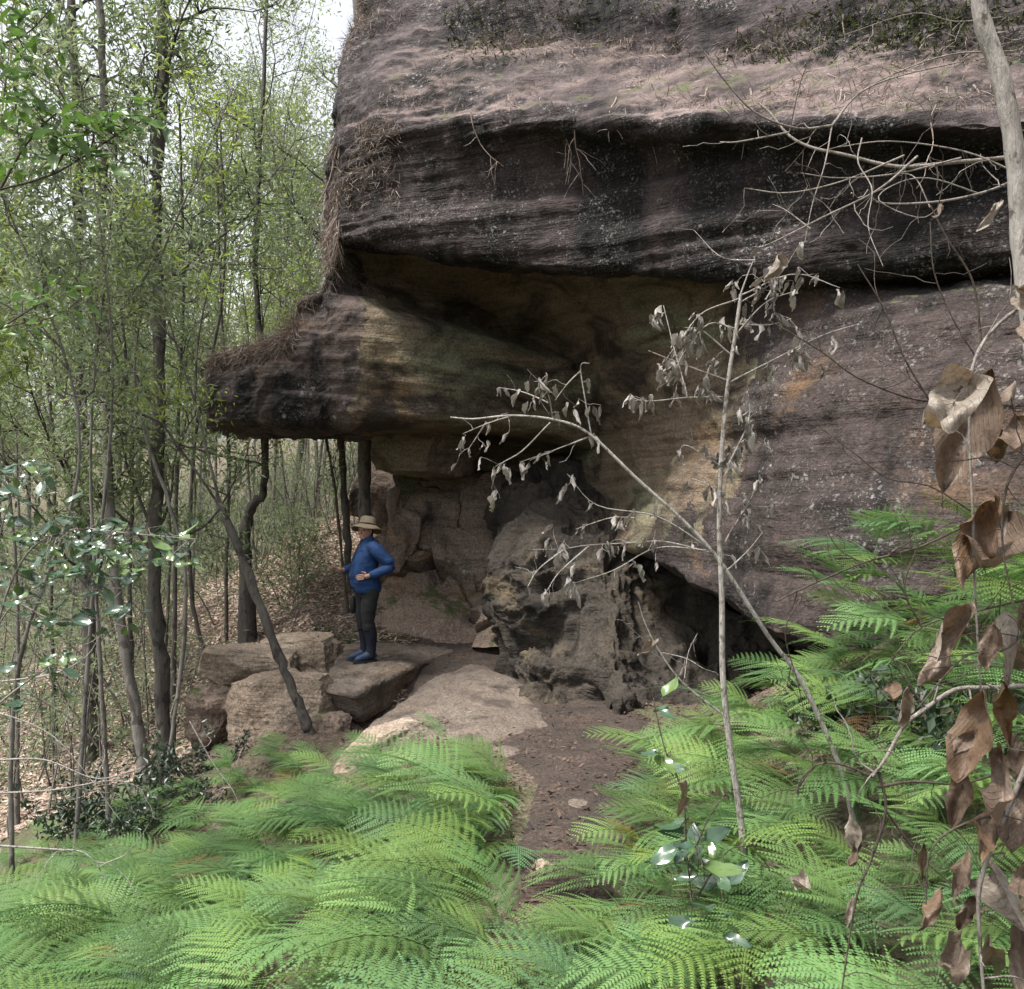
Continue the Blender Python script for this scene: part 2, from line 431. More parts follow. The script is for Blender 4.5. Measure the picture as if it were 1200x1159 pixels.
def axis_coords(lo, hi, fine_lo, fine_hi, step, far_n):
    a = -np.geomspace(step, fine_lo - lo, far_n)[::-1] + fine_lo
    b = np.arange(fine_lo, fine_hi, step)
    c = np.geomspace(step, hi - fine_hi, far_n) + fine_hi
    return np.concatenate([a, b, c])
gx = axis_coords(-170, 170, -7, 3.5, .045, 50)
gy = axis_coords(-60, 230, 1.2, 16, .055, 50)
GX, GY = np.meshgrid(gx, gy, indexing='ij')
GZ = height(GX, GY)
link('ground', mesh_np('ground', np.stack([GX, GY, GZ], -1), grid_faces(len(gx), len(gy))[:, ::-1], M['ground'], True), kind='structure')

# trodden path: strip that follows the ground, its edges dipping under it
pc = np.array([(-.05, 0.5), (.0, 2.0), (.16, 3.2), (.25, 4.2), (.42, 5.2), (.60, 6.2), (.45, 7.2), (.15, 8.2), (-.3, 9.4), (-.6, 10.6), (-.75, 11.6), (-1.0, 12.6), (-1.5, 13.6), (-2.0, 15.0)])
pw = np.array([.2, .22, .26, .30, .42, .62, .95, 1.05, .95, .9, .75, .6, .4, .25])
pcc = cr(pc, 220); pww = cr(pw[:, None], 220)[:, 0]
tang = np.gradient(pcc, axis=0); tang /= np.linalg.norm(tang, axis=1, keepdims=True)
side = np.stack([tang[:, 1], -tang[:, 0]], 1)
u = np.linspace(-1, 1, 41)
edge = 1 + .25 * fbm(np.stack([np.arange(220) * .11, np.zeros(220), np.zeros(220)], -1), 3, seed=3)
PXY = pcc[:, None] + side[:, None] * (u[None, :, None] * (pww * edge)[:, None, None])
PZz = height(PXY[..., 0], PXY[..., 1]) + .012 - .05 * np.abs(u)[None] ** 5
link('path', mesh_np('path', np.concatenate([PXY, PZz[..., None]], -1), grid_faces(220, 41), M['path'], True), kind='structure')

# ------------------------------------------------------------------ the overhanging outcrop
OV = root('sandstone_overhang', 'huge dark sandstone outcrop with jutting brow overhanging a hollow shelter', 'rock', (1.0, 9.0, 0.0))
def part(name, me, r=OV, label=None, kind=None):
    o = link(name, me, r, label, kind=kind)
    if r is not None: o.location = [-c for c in r.location]
    return o

def split_parts(G, mask, na, la, ma, nb, lb, mb_):
    # two parts of one continuous rock surface, cut along a ragged line
    n0, n1 = G.shape[:2]
    Q = grid_faces(n0, n1)
    fm = mask[:-1, :-1].reshape(-1)
    for nm, lab, mt, sel in ((na, la, ma, fm), (nb, lb, mb_, ~fm)):
        q = Q[sel]; used, inv = np.unique(q, return_inverse=True)
        part(nm, mesh_np(nm, G.reshape(-1, 3)[used], inv.reshape(q.shape), mt, True), label=lab)

def warp(p, s=.35, f=.7, seed=2):
    return p + s * np.stack([vnoise(p * f, seed), vnoise(p * f + 31, seed + 1), vnoise(p * f + 57, seed + 2)], -1)

def bedding(p, freq=4.0, tilt=.04, seed=21):
    q = p.copy()
    q[..., 2] = q[..., 2] + tilt * q[..., 0] + .10 * fbm(p * .5, 3, seed=seed + 3)
    a = vnoise(q * np.array([.25, .25, freq]), seed)
    b = vnoise(q * np.array([.5, .5, freq * 2.7]), seed + 5)
    return np.sign(a) * np.abs(a) ** .6 * .65 + b * .35

# brow: rows go from the top back down the face, round the lip and into the ceiling
bc = np.array([370, 430, 520, 640, 760, 900, 1050, 1200, 1380, 1700])
bD = np.array([11.2, 10.3, 9.7, 9.0, 8.3, 7.5, 6.8, 6.2, 5.7, 5.2])
brow_rows = [  # py (left, mid, right), off (left, mid, right)
    (-420, -420, -420, 7, 7, 7), (-260, -260, -260, 3.2, 3.4, 3.0), (-110, -110, -110, 2.0, 2.3, 1.9), (-10, -10, 0, 1.25, 1.7, 1.3),
    (30, 40, 35, .95, 1.65, 1.2), (62, 66, 72, .65, 1.45, 1.05), (100, 100, 110, .34, .62, .48), (138, 132, 142, .12, .10, .10),
    (166, 150, 156, .0, .10, .12), (205, 178, 184, -.06, .48, .46), (242, 242, 242, -.10, .42, .40), (268, 288, 290, -.06, .34, .36),
    (283, 316, 322, .03, .40, .46), (289, 322, 331, .35, .75, .80), (287, 318, 330, 1.3, 1.7, 1.6), (262, 300, 310, 3.0, 3.0, 3.0)]
left_px = [500, 470, 448, 428, 414, 403, 396, 391, 387, 381, 377, 379, 386, 392, 400, 410]
C = []
tcol = np.interp(bc, [400, 640, 1150], [0, 1, 2])
for r, (a0, a1, a2, o0, o1, o2) in enumerate(brow_rows):
    row = [P(left_px[r] + 95, a0 + (290 - a0) * .12, 16.5), P(left_px[r] + 22, a0 + (290 - a0) * .04, 13.4)]
    for j, px in enumerate(bc):
        py = np.interp(tcol[j], [0, 1, 2], [a0, a1, a2]); of = np.interp(tcol[j], [0, 1, 2], [o0, o1, o2])
        x = left_px[r] if j == 0 else px
        row.append(P(x, py, bD[j] + of * (0.75 if j == 0 else 1)))
    C.append(row)
def d_brow(p):
    w = warp(p)
    big = .20 * fbm(w * .55, 4, seed=1)
    bed = (.085 - .08 * smooth(.0, .25, p[..., 2] - (CAMZ + (579.5 - 140) / F * p[..., 1]))) * bedding(p, 5.0)
    fine = .055 * fbm(w * 3.2, 5, .6, seed=4) + .05 * fbm(w * 1.6, 4, .6, seed=8, ridged=True)
    return big + bed + fine
G = loft(np.array(C), 330, 480, d_brow)
BROW = G
cb = 330 * 7 // 15 + 5
ib_ = np.arange(330)[:, None] + 9 * fbm(G * 1.5, 5, .65, seed=29)
split_parts(G, ib_ > cb, 'brow', 'dark speckled brow of the rock', M['brow'], 'eroded_shelf', 'pinkish littered shelf on top of the brow', M['shelf'])

# shelter wall: hollow ceiling sweeping round into the right-hand buttress
wp = [395, 470, 560, 650, 740, 830, 900, 980, 1100, 1280, 1650]
wall_rows = [
    ([270, 275, 282, 292, 305, 318, 322, 322, 322, 322, 322], [11.2, 10.9, 10.5, 10.0, 9.3, 8.6, 8.1, 7.8, 7.3, 6.6, 5.9]),
    ([300, 305, 312, 326, 345, 352, 352, 345, 345, 345, 345], [11.5, 11.3, 11.1, 10.6, 9.9, 9.0, 8.3, 7.65, 6.95, 6.15, 5.5]),
    ([340, 345, 355, 368, 388, 400, 408, 420, 425, 425, 425], [11.9, 11.9, 11.8, 11.3, 10.2, 9.1, 8.1, 7.35, 6.65, 5.95, 5.3]),
    ([375, 385, 400, 412, 432, 450, 465, 485, 495, 495, 495], [12.1, 12.2, 12.3, 11.9, 10.5, 9.1, 7.9, 7.1, 6.45, 5.8, 5.2]),
    ([420, 430, 445, 460, 482, 502, 520, 555, 565, 565, 565], [12.3, 12.4, 12.7, 12.3, 10.8, 9.0, 7.65, 6.85, 6.25, 5.7, 5.1]),
    ([480, 480, 495, 508, 530, 560, 590, 625, 640, 640, 640], [12.5, 12.7, 13.1, 12.8, 10.9, 8.8, 7.4, 6.65, 6.1, 5.6, 5.0]),
    ([540, 540, 550, 560, 585, 625, 665, 695, 710, 710, 710], [12.8, 13.2, 13.5, 13.2, 10.6, 8.4, 7.1, 6.5, 6.0, 5.5, 4.9]),
    ([585, 585, 590, 600, 632, 685, 732, 752, 768, 775, 780], [13.0, 13.4, 13.7, 13.4, 10.0, 7.95, 6.85, 6.45, 6.0, 5.5, 4.9]),
    ([600, 600, 605, 612, 642, 694, 741, 762, 778, 785, 790], [13.2, 13.5, 13.8, 13.5, 10.2, 8.2, 7.1, 6.75, 6.3, 5.8, 5.2]),
    ([640, 640, 640, 622, 640, 688, 728, 742, 750, 752, 755], [13.4, 13.6, 13.9, 13.7, 11.4, 9.6, 8.6, 8.2, 7.7, 7.2, 6.6]),
    ([720, 720, 720, 680, 660, 690, 720, 730, 735, 735, 735], [13.6, 13.7, 14, 13.9, 12.8, 11.6, 10.6, 10.2, 9.7, 9.2, 8.6])]
C = np.array([[P(x + ([75, 45][j] if r >= 5 and j < 2 else 0), y, d) for j, (x, y, d) in enumerate(zip(wp, ys, ds))] for r, (ys, ds) in enumerate(wall_rows)])
def d_wall(p):
    w = warp(p, .3, .9, 12)
    sm = smooth(-.5, 1.5, p[..., 0])         # the buttress is rougher than the scooped ceiling
    return (.13 * fbm(w * .7, 4, seed=31) + (.06 + .03 * sm) * bedding(p, 3.6, -.10, 41)
            + (.03 + .03 * sm) * fbm(w * 3.4, 5, .6, seed=33))
G = loft(C, 300, 420, d_wall)
cut = 235
jj_ = np.arange(420)[None] + 26 * fbm(G * 1.8, 6, .64, seed=59)
split_parts(G, jj_ < cut - 6 - 60 * smooth(110, 260, np.arange(300))[:, None], 'shelter_ceiling', 'scooped brown and greenish ceiling of the shelter', M['wall'], 'buttress', 'purplish lichen-spotted wall beside the hollow', M['buttress'])

# tongue-shaped ledge that juts out over the person and runs on as the sloping ceiling
lp =   [248, 240, 250, 285, 322, 344, 352, 378, 390, 432, 500, 570, 640, 700, 760]
ltop = [445, 434, 420, 406, 398, 390, 352, 342, 300, 290, 294, 304, 318, 336, 350]
lcr =  [448, 440, 433, 425, 417, 408, 385, 368, 354, 354, 376, 394, 412, 436, 470]      # crease between the upper and the lower bed
lbot = [496, 501, 503, 503, 503, 503, 504, 504, 505, 506, 505, 503, 512, 532, 560]
lD =   [12.0, 11.3, 10.75, 10.6, 10.52, 10.5, 10.5, 10.5, 10.48, 10.5, 10.75, 11.15, 11.6, 11.9, 12.2]
C = []
for kind, f, off in [('t', 0, 3.0), ('t', 0, 1.1), ('u', .15, 1.0), ('u', .55, .85), ('u', .9, .62), ('l', .04, .12), ('l', .22, .0), ('l', .5, -.05), ('l', .75, -.06), ('l', .93, .03), ('b', 0, .5), ('b', 0, 1.6), ('b', 0, 3.4)]:
    row = []
    for j in range(len(lp)):
        D_ = lD[j]
        if kind == 'u':
            w_ = np.interp(lp[j], [300, 400, 430], [.25, .5, 1.0])      # the nose itself is one blunt block
            q = P(lp[j], ltop[j] + f * (lcr[j] - ltop[j]), D_ + off * w_)
        elif kind == 'l': q = P(lp[j], lcr[j] + f * (lbot[j] - lcr[j]), D_ + off)
        else:
            base = P(lp[j], ltop[j] if kind == 't' else lbot[j], D_)
            sc = (.25 if kind == 't' else .5) if j < 2 else (np.interp(lp[j], [250, 370], [.35, 1]) if kind == 't' else 1)
            k_ = 1 + (.5 if kind == 't' else .6) * off * sc / D_
            q = np.array([base[0] * k_, D_ + off * sc, base[2] + ((.02 if lp[j] > 395 else -.16) if kind == 't' else .03 * off)])
        if j == 0: q = .25 * q + .75 * P(258, 466, 12.3)      # closed, blunt end
        row.append(q)
    C.append(row)
def d_ledge(p):
    w = warp(p, .3, 1.1, 52)
    nose = 1 - smooth(-1.9, -1.4, p[..., 0])
    return (.09 * fbm(w * .9, 4, seed=51) + (.05 + .02 * nose) * bedding(p, 5.5, .06, 61) + .035 * fbm(w * 4, 5, .6, seed=53)
            + .07 * fbm(w * 2.2, 4, .6, seed=55, ridged=True) * nose)
G = loft(np.array(C), 230, 320, d_ledge)
LEDGE = G
cutl = 320 * 9 // 14 - 4
jj_ = np.arange(320)[None] + 16 * fbm(G * 2.2, 5, .62, seed=57)
split_parts(G, jj_ < cutl, 'ledge', 'blunt grey rock beak jutting out beneath the brow', M['ledge'], 'sloping_ceiling', 'brown and olive bed of the ceiling running back from the beak', M['wall'])

# weathered pillar under the ceiling
gp = [600, 578, 592, 625, 670, 720, 775, 830, 880, 960]
gt = [600, 600, 575, 552, 545, 570, 615, 655, 690, 720]
gb = [740, 735, 800, 822, 836, 862, 864, 852, 845, 840]
gdt = [13.0, 12.0, 11.8, 11.7, 11.8, 11.6, 11.3, 10.9, 10.4, 9.8]
gdb = [11.6, 10.4, 9.2, 8.6, 8.2, 7.5, 7.35, 7.35, 7.3, 7.2]
C = []
for f, bul in [(-.06, .9), (.04, .35), (.18, -.15), (.36, -.28), (.52, -.10), (.68, .06), (.82, -.05), (.93, .12), (1.0, .10), (1.12, .0)]:
    row = []
    for j in range(len(gp)):
        d = gdt[j] + (gdb[j] - gdt[j]) * max(0, min(1, f)) ** .9 + bul * (1 if 1 < j < 6 else .6)
        if j >= 6 and .3 < f < .95: d += .55
        row.append(P(gp[j], gt[j] + f * (gb[j] - gt[j]), d))
    C.append(row)
def d_cave(p):
    w = warp(p, .45, 1.3, 72)
    pit = np.clip(fbm(w * 1.5, 3, seed=77) - .12, 0, 1)
    return .22 * fbm(w * .95, 4, seed=71) - .20 * np.abs(fbm(w * 1.9, 3, seed=73)) ** .7 - .75 * pit + .11 * fbm(w * 3.3, 5, .62, seed=75, ridged=True) + .03 * fbm(w * 11, 3, .6, seed=79)
G = loft(np.array(C), 300, 320, d_cave)
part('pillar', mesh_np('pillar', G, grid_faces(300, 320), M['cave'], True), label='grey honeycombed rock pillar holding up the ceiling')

# unseen filler sheet added behind the shelter so that no daylight leaks through
core = np.array([[(x, y, z) for (x, y) in [(-1.7, 16.6), (-.9, 14.4), (.4, 14.2), (1.6, 14.2), (4.5, 12.8), (8.5, 9.5), (10.5, 7)]] for z in (-1.5, 2, 4, 6.5, 9)])
G = loft(core, 30, 60, lambda p: .2 * fbm(p * .6, 3, seed=81))
part('light_block_sheet', mesh_np('light_block_sheet', G, grid_faces(30, 60), M['wall'], True))

# ------------------------------------------------------------------ boulders and slabs
def cube_sphere(n):
    a = np.linspace(-1, 1, n + 1)
    V, Q, off = [], [], 0
    for ax in range(3):
        for s in (-1, 1):
            u_, v_ = np.meshgrid(a, a, indexing='ij')
            w_ = np.full_like(u_, s)
            g = [None] * 3; g[ax] = w_; g[(ax + 1) % 3] = u_; g[(ax + 2) % 3] = v_ * s
            V.append(np.stack(g, -1).reshape(-1, 3)); Q.append(grid_faces(n + 1, n + 1, off)); off += (n + 1) ** 2
    V, Q = np.concatenate(V), np.concatenate(Q)
    key = np.round(V * 4096).astype(np.int64)
    _, first, inv = np.unique(key, axis=0, return_index=True, return_inverse=True)
    return V[first], inv.reshape(-1)[Q]
CS = {n: cube_sphere(n) for n in (14, 28, 44)}

def boulder_mesh(name, size, seed, mat, n=44, cuts=11, squash=.5, rough=.05):
    V, Q = CS[n]
    r = np.random.default_rng(seed)
    V = V / np.linalg.norm(V, axis=1, keepdims=True) ** (1 - squash)
    for _ in range(cuts):
        d = r.normal(size=3); d /= np.linalg.norm(d)
        h = (V @ d).max() * r.uniform(.58, .84)
        e = np.maximum(0, V @ d - h)
        V = V - np.outer(e, d)
    size = np.asarray(size, float)
    V = V / np.abs(V).max(0) * (size / 2)
    nn = V / (np.linalg.norm(V, axis=1, keepdims=True) + 1e-9)
    m = size.min()
    q = V + seed * 7.3
    dsp = rough * m * (1.7 * fbm(q * 1.4 / m, 3, seed=seed) + 1.0 * fbm(q * 6 / m, 4, .65, seed=seed + 3) + 1.0 * fbm(q * 3 / m, 3, .6, seed=seed + 5, ridged=True)) + .06 * m * bedding(q, 5 / m, .05, seed)
    me = mesh_np(name, V + nn * dsp[:, None], Q, mat, True)
    me.set_sharp_from_angle(angle=math.radians(32))
    return me

def boulder(label, px, py, d, w_px, h_px, depth, seed, mat, rot=(0, 0, 0), group=None, name='boulder', **kw):
    s = d / F * (1.1 if mat is M['boulder'] else 1)
    o = link(name, boulder_mesh(name, (w_px * s, depth, h_px * s), seed, mat, **kw), None, label, 'rock', group, None, P(px, py, d), rot)
    return o

# rock floor slabs
def slab(label, outline, thick, mat, seed, dome=.05, name='rock_slab', cat='rock'):
    O = np.array([PZ(a, b, c) for a, b, c in outline])
    m = len(O)
    Oc = np.concatenate([O, O[:1]])
    seg = []
    for i in range(m):
        k = 14
        seg.append(O[i] + (Oc[i + 1] - O[i]) * (np.arange(k) / k)[:, None])
    ring = np.concatenate(seg)
    for _ in range(3): ring = (np.roll(ring, 1, 0) + ring * 2 + np.roll(ring, -1, 0)) / 4
    c = ring.mean(0)
    n = len(ring)
    rows = []
    for f in np.linspace(.02, .93, 26): rows.append(c + (ring - c) * f + np.array([0, 0, dome * (1 - f ** 2)]))
    rows += [c + (ring - c) * .97 - [0, 0, .012], ring - [0, 0, .05]]
    for k, f in enumerate(np.linspace(.2, 1, 10)): rows.append(c + (ring - c) * (1.0 - .10 * f) - [0, 0, thick * f])
    R = np.array(rows)
    N = grid_normals(np.concatenate([R[:, -1:], R, R[:, :1]], 1))[:, 1:-1]
    if N[5:15, :, 2].mean() < 0: N = -N
    q = R + seed
    R = R + N * (.06 * fbm(q * 1.3, 4, seed=seed) + .03 * fbm(q * 5, 4, .62, seed=seed + 1, ridged=True) + .03 * bedding(q, 8, .10, seed))[..., None]
    idx = np.arange(R.shape[0] * n).reshape(-1, n)
    nx = np.roll(idx, -1, 1)
    Q = np.stack([idx[:-1], nx[:-1], nx[1:], idx[1:]], -1).reshape(-1, 4)
    V = np.concatenate([R.reshape(-1, 3), [R[0].mean(0)]])
    T = np.stack([np.full(n, len(V) - 1), nx[0], idx[0]], -1)
    o = link(name, mesh_np(name, V - c, [Q, T], mat, True), None, label, cat, None, None, c)
    return o
slab('flat sandstone slab with a dark undercut front edge, under the standing person',
     [(373, 796, 0.0), (396, 762, .06), (432, 734, .12), (490, 712, .19), (545, 712, .19), (585, 742, .06), (540, 760, .02), (511, 769, .0), (468, 788, .0), (418, 813, -.02), (384, 806, -.01)], .34, M['slab'], 3, .03)
slab('broad rounded rock slab carrying the path past the fern bed',
     [(418, 878, -.22), (432, 852, -.13), (470, 822, -.05), (512, 790, -.01), (560, 778, .0), (615, 800, .0), (650, 850, .0), (610, 892, .0), (545, 890, -.06), (480, 884, -.14)], .5, M['slab'], 9, .07)
BM = M['boulder']
boulder('tan boulder with a flat lichened top beside the forked tree', 292, 786, 10.1, 98, 50, .9, 5, BM, (0, .08, .2), squash=.6, cuts=8)
boulder('tan block wedged between the flat slab and the lichened boulder', 352, 772, 10.6, 88, 56, .8, 8, BM, (0, -.05, -.15), squash=.6, cuts=7)
boulder('dark rounded boulder at the left end of the boulder pile, above the dark shrub', 252, 842, 9.7, 60, 78, .7, 12, M['back'], (0, .1, 0))
boulder('pale lichen-blotched boulder behind the foot of the forked tree', 337, 838, 9.25, 126, 88, .9, 15, BM, (0, -.12, .1), squash=.6, cuts=8)
boulder('low pale boulder poking out of the fern bed under the slab', 446, 888, 7.5, 112, 62, .7, 21, BM, (0, -.28, .3))
boulder('small dark rock wedged beneath the slab\'s undercut edge', 388, 852, 8.9, 60, 36, .5, 23, M['back'], (0, 0, 0))
boulder('small tan stone lying beside the path among the ferns', 636, 1020, 4.2, 30, 26, .12, 31, BM, (0, .2, .3), name='stone', n=14)
boulder('flat grey stone step sunk into the path', 680, 950, 5.3, 60, 18, .35, 33, M['slab'], (0, 0, .2), name='stone', n=14)
boulder('flat stone across the path below the pillar', 640, 893, 6.5, 84, 16, .4, 35, M['slab'], (0, 0, -.1), name='stone', n=14)
boulder('rubble stone at the foot of the honeycombed pillar', 700, 862, 7.4, 46, 22, .3, 36, M['cave'], (0, 0, .4), name='stone', n=14)
GB = 'cracked blocks at the back of the shelter'
K = M['back']
boulder('square block hanging under the ledge\'s inner end', 500, 527, 12.4, 122, 60, 1.6, 41, M['wall'], (0, .06, 0), squash=.62, cuts=6)
# fractured rock wall at the back of the shelter: every block between the cracks is a part
cwp = [436, 452, 490, 540, 600, 665]
C = np.array([[P(x, y, d) for x, y, d in zip(cwp, ys, ds)] for ys, ds in [
    ([566, 556, 545, 535, 530, 530], [15.0, 14.4, 14.2, 14.2, 14.2, 14.2]), ([580, 566, 553, 545, 540, 540], [14.0, 13.4, 13.2, 13.2, 13.3, 13.4]),
    ([612, 604, 596, 592, 590, 588], [13.6, 13.0, 12.8, 12.8, 12.8, 12.9]), ([646, 642, 640, 638, 636, 634], [13.2, 12.7, 12.5, 12.45, 12.4, 12.4]),
    ([676, 676, 674, 672, 670, 668], [12.9, 12.5, 12.25, 12.15, 12.05, 12.0]), ([706, 708, 712, 716, 716, 716], [12.6, 12.1, 11.75, 11.45, 11.3, 11.2]), ([740, 745, 752, 760, 762, 762], [12.4, 11.9, 11.5, 11.1, 10.9, 10.8])]])
G = cr(cr(C, 200, 0), 230, 1)
rc = np.random.default_rng(7)
seeds = G[rc.integers(10, 190, 11), rc.integers(6, 224, 11)]
wq = warp(G, .10, 5.0, 140) * np.array([1, .6, 1.6])
dist = np.linalg.norm(wq[:, :, None] - (seeds * np.array([1, .6, 1.6]))[None, None], axis=-1)
cell = dist.argmin(-1)
ds_ = np.sort(dist, -1); gap = ds_[..., 1] - ds_[..., 0]
N = grid_normals(G); N = N * np.sign((N * (CAMP - G)).sum(-1).mean())
tilt = rc.normal(size=(11, 3)) * .22
off = rc.uniform(-.20, .16, 11)[cell] + ((G - seeds[cell]) * tilt[cell]).sum(-1) + .03 * fbm(G * 3, 4, .6, seed=145) + .015 * fbm(G * 9, 3, .6, seed=146, ridged=True) + .05 * bedding(G, 4, .15, 147) - .13 * np.exp(-(gap / .018) ** 2)
G = G + N * off[..., None]
CW = root('cracked_outcrop', 'fractured tan outcrop with zigzag cracks behind the person\'s hat', 'rock', tuple(G.mean((0, 1))))
Q = grid_faces(200, 230); fc_ = cell[:-1, :-1].reshape(-1)
for k in range(11):
    q = Q[fc_ == k]
    if len(q) < 30: continue
    used, inv = np.unique(q, return_inverse=True)
    me = mesh_np('block', G.reshape(-1, 3)[used], inv.reshape(q.shape), K, True)
    me.set_sharp_from_angle(angle=math.radians(40))
    part('block', me, CW)
boulder('narrow slab leaning against the cracked block', 470, 630, 12.6, 46, 78, .5, 57, K, (0, .55, 0), squash=.5)
boulder('litter-covered boulder on the slope behind the tree trunk', 462, 585, 14.5, 100, 90, 1.4, 59, K, (0, .5, .2))

# ------------------------------------------------------------------ foliage tools
def kites(C, D, L, W, sag=.12, up=None, r=rng):
    """leaf blades: centres C, axes D, lengths L, widths W -> folded kites (two triangles each side)"""
    n = len(C)
    D = D / (np.linalg.norm(D, axis=1, keepdims=True) + 1e-9)
    ref = r.normal(size=(n, 3)) if up is None else up + .5 * r.normal(size=(n, 3))
    S = np.cross(D, ref); S /= np.linalg.norm(S, axis=1, keepdims=True) + 1e-9
    N = np.cross(S, D)
    L = np.broadcast_to(L, (n,))[:, None]; W = np.broadcast_to(W, (n,))[:, None]
    a = C - D * L * .5
    b = C + D * L * .5 - N * L * sag
    m1 = C + S * W * .5 - D * L * .08 + N * L * .05
    m2 = C - S * W * .5 - D * L * .08 + N * L * .05
    V = np.stack([a, m1, b, m2], 1).reshape(-1, 3)
    Q = np.arange(4 * n).reshape(n, 4)
    return V, Q

def wander(a, d, length, n, r, curl=.25, up=0.0):
    """random branch polyline"""
    p = [np.asarray(a, float)]
    d = np.asarray(d, float) / np.linalg.norm(d)
    for _ in range(n - 1):
        d = d + r.normal(size=3) * curl + np.array([0, 0, up])
        d /= np.linalg.norm(d)
        p.append(p[-1] + d * length / (n - 1))
    return np.array(p)

def build_tree(seed, trunk, r0, r1, t0=.35, nb=16, bl=1.6, sub=5, leaves=26, ll=.085, lw=.02, spread=.28, mats=('bark', 'gum'), up=.12, sides=8, br=.2, droop=.3, extra=()):
    """trunk polyline -> (wood mesh, crown mesh): limbs, twigs and leaf sprays"""
    r = np.random.default_rng(seed)
    tp = cr(trunk, 40)
    H = np.linalg.norm(tp[-1] - tp[0])
    w = MB()
    rad = np.linspace(r0, r1, 40) * (1 + .10 * r.normal(size=40))
    rad[:3] *= [1.5, 1.25, 1.08]
    w.tube(tp + r.normal(size=(40, 3)) * r0 * .10, rad, sides)
    C, D = [], []
    starts = [(tp[int(39 * t)], rad[int(39 * t)], None) for t in np.sort(r.uniform(t0, 1.0, nb))]
    starts += [(np.asarray(e[0]), r1, e) for e in extra]
    for (a, ra, e) in starts:
        if e is None:
            d = r.normal(size=3); d[2] = abs(d[2]) * .6 + .25
            b = wander(a, d, bl * r.uniform(.5, 1.2), 9, r, .22, up)
        else:
            b = cr(np.asarray(e), 14)
        rb = min(ra * .6, br * r0 + .004)
        w.tube(b, np.linspace(rb, .004, len(b)), 5)
        for _ in range(sub):
            k = r.integers(2, len(b))
            tdir = (b[min(k + 1, len(b) - 1)] - b[k - 1]); tdir = tdir / (np.linalg.norm(tdir) + 1e-9)
            tw = wander(b[k], tdir + r.normal(size=3) * .8, bl * r.uniform(.2, .5), 6, r, .3, up * .5)
            w.tube(tw, np.linspace(rb * .4 + .002, .002, 6), 3)
            if leaves:
                m = r.integers(leaves // 2, leaves * 3 // 2)
                f = r.uniform(.25, 1.0, m) * 5
                i = np.minimum(f.astype(int), 4)
                C.append(tw[i] + (tw[i + 1] - tw[i]) * (f - i)[:, None] + r.normal(size=(m, 3)) * spread * .32)
                D.append(r.normal(size=(m, 3)) * .7 + tdir * .5 + np.array([0, 0, -droop]))
    wood = w.mesh('trunk', M[mats[0]])
    crown = None
    if leaves:
        C, D = np.concatenate(C), np.concatenate(D)
        V, Q = kites(C, D, ll * r.uniform(.6, 1.3, len(C)), lw * r.uniform(.7, 1.3, len(C)), r=r)
        crown = mesh_np('crown', V, Q, M[mats[1]])
    return wood, crown

def place_tree(name, label, meshes, group=None, loc=(0, 0, 0), rotz=0, scale=1):
    t = root(name, label, 'tree', loc, group, rotz)
    t.scale = [scale] * 3
    link('trunk', meshes[0], t)
    if meshes[1] is not None: link('crown', meshes[1], t)
    return t

def tree_px(name, label, pix, r0, r1, seed, group=None, **kw):
    """trunk given by photograph pixels (px, py, depth), first point is the foot on the ground"""
    pts = np.array([P(*q) for q in pix])
    g = height(pts[0, 0], pts[0, 1])
    foot = np.array([pts[0, 0], pts[0, 1], float(g) - .08])
    pts = np.concatenate([[foot], pts[1:]]) - foot
    if 'extra' in kw: kw['extra'] = [np.array([P(*q) for q in e]) - foot for e in kw['extra']]
    return place_tree(name, label, build_tree(seed, pts, r0, r1, **kw), group, foot)

# ------------------------------------------------------------------ trees left of the rock
tree_px('forked_tree', 'slender dark forked tree leaning left over the boulder pile', [(366, 872, 8.6), (352, 830, 8.6), (318, 745, 8.6), (288, 665, 8.6), (262, 600, 8.6)], .052, .038, 101, t0=.97, nb=1, bl=.3, sub=2, leaves=10, mats=('bark', 'gum'),
        extra=[[(262, 600, 8.6), (225, 545, 8.6), (190, 495, 8.5), (150, 420, 8.4), (110, 330, 8.4), (60, 250, 8.4)], [(260, 600, 8.6), (243, 530, 8.7), (228, 470, 8.8), (205, 400, 8.8), (180, 300, 8.8), (168, 200, 8.7), (150, 60, 8.6)],
               [(190, 495, 8.5), (130, 470, 8.3), (70, 430, 8.2), (20, 390, 8.2)], [(228, 470, 8.8), (232, 400, 8.9), (245, 330, 9.0), (262, 240, 9.0)], [(205, 400, 8.8), (150, 330, 8.7), (120, 210, 8.6)]])
tree_px('gum_tree', 'tall straight dark-barked tree standing beside the boulder pile', [(193, 892, 9.4), (190, 800, 9.4), (181, 690, 9.4), (184, 560, 9.4), (187, 420, 9.4), (183, 250, 9.4), (190, 80, 9.4), (185, -120, 9.4)], .082, .048, 102, t0=.3, nb=18, bl=1.7, sub=7, leaves=46, ll=.10, lw=.026)
tree_px('gum_tree', 'grey-brown leaning tree next to the tall straight dark tree', [(172, 890, 9.0), (158, 830, 9.0), (140, 720, 9.0), (128, 600, 9.1), (124, 460, 9.1), (118, 300, 9.2), (122, 120, 9.3), (112, -80, 9.4)], .064, .036, 103, t0=.3, nb=15, bl=1.6, sub=7, leaves=46, ll=.10, lw=.026, mats=('bark_far', 'gum'))
tree_px('old_tree', 'stout blackish tree trunk among the scrub behind the glossy shrub', [(108, 850, 11.5), (105, 780, 11.5), (104, 700, 11.6), (100, 560, 11.8), (90, 380, 12), (92, 180, 12), (80, -60, 12)], .105, .05, 104, t0=.35, nb=13, bl=2.2, sub=7, leaves=44, ll=.10, lw=.026)
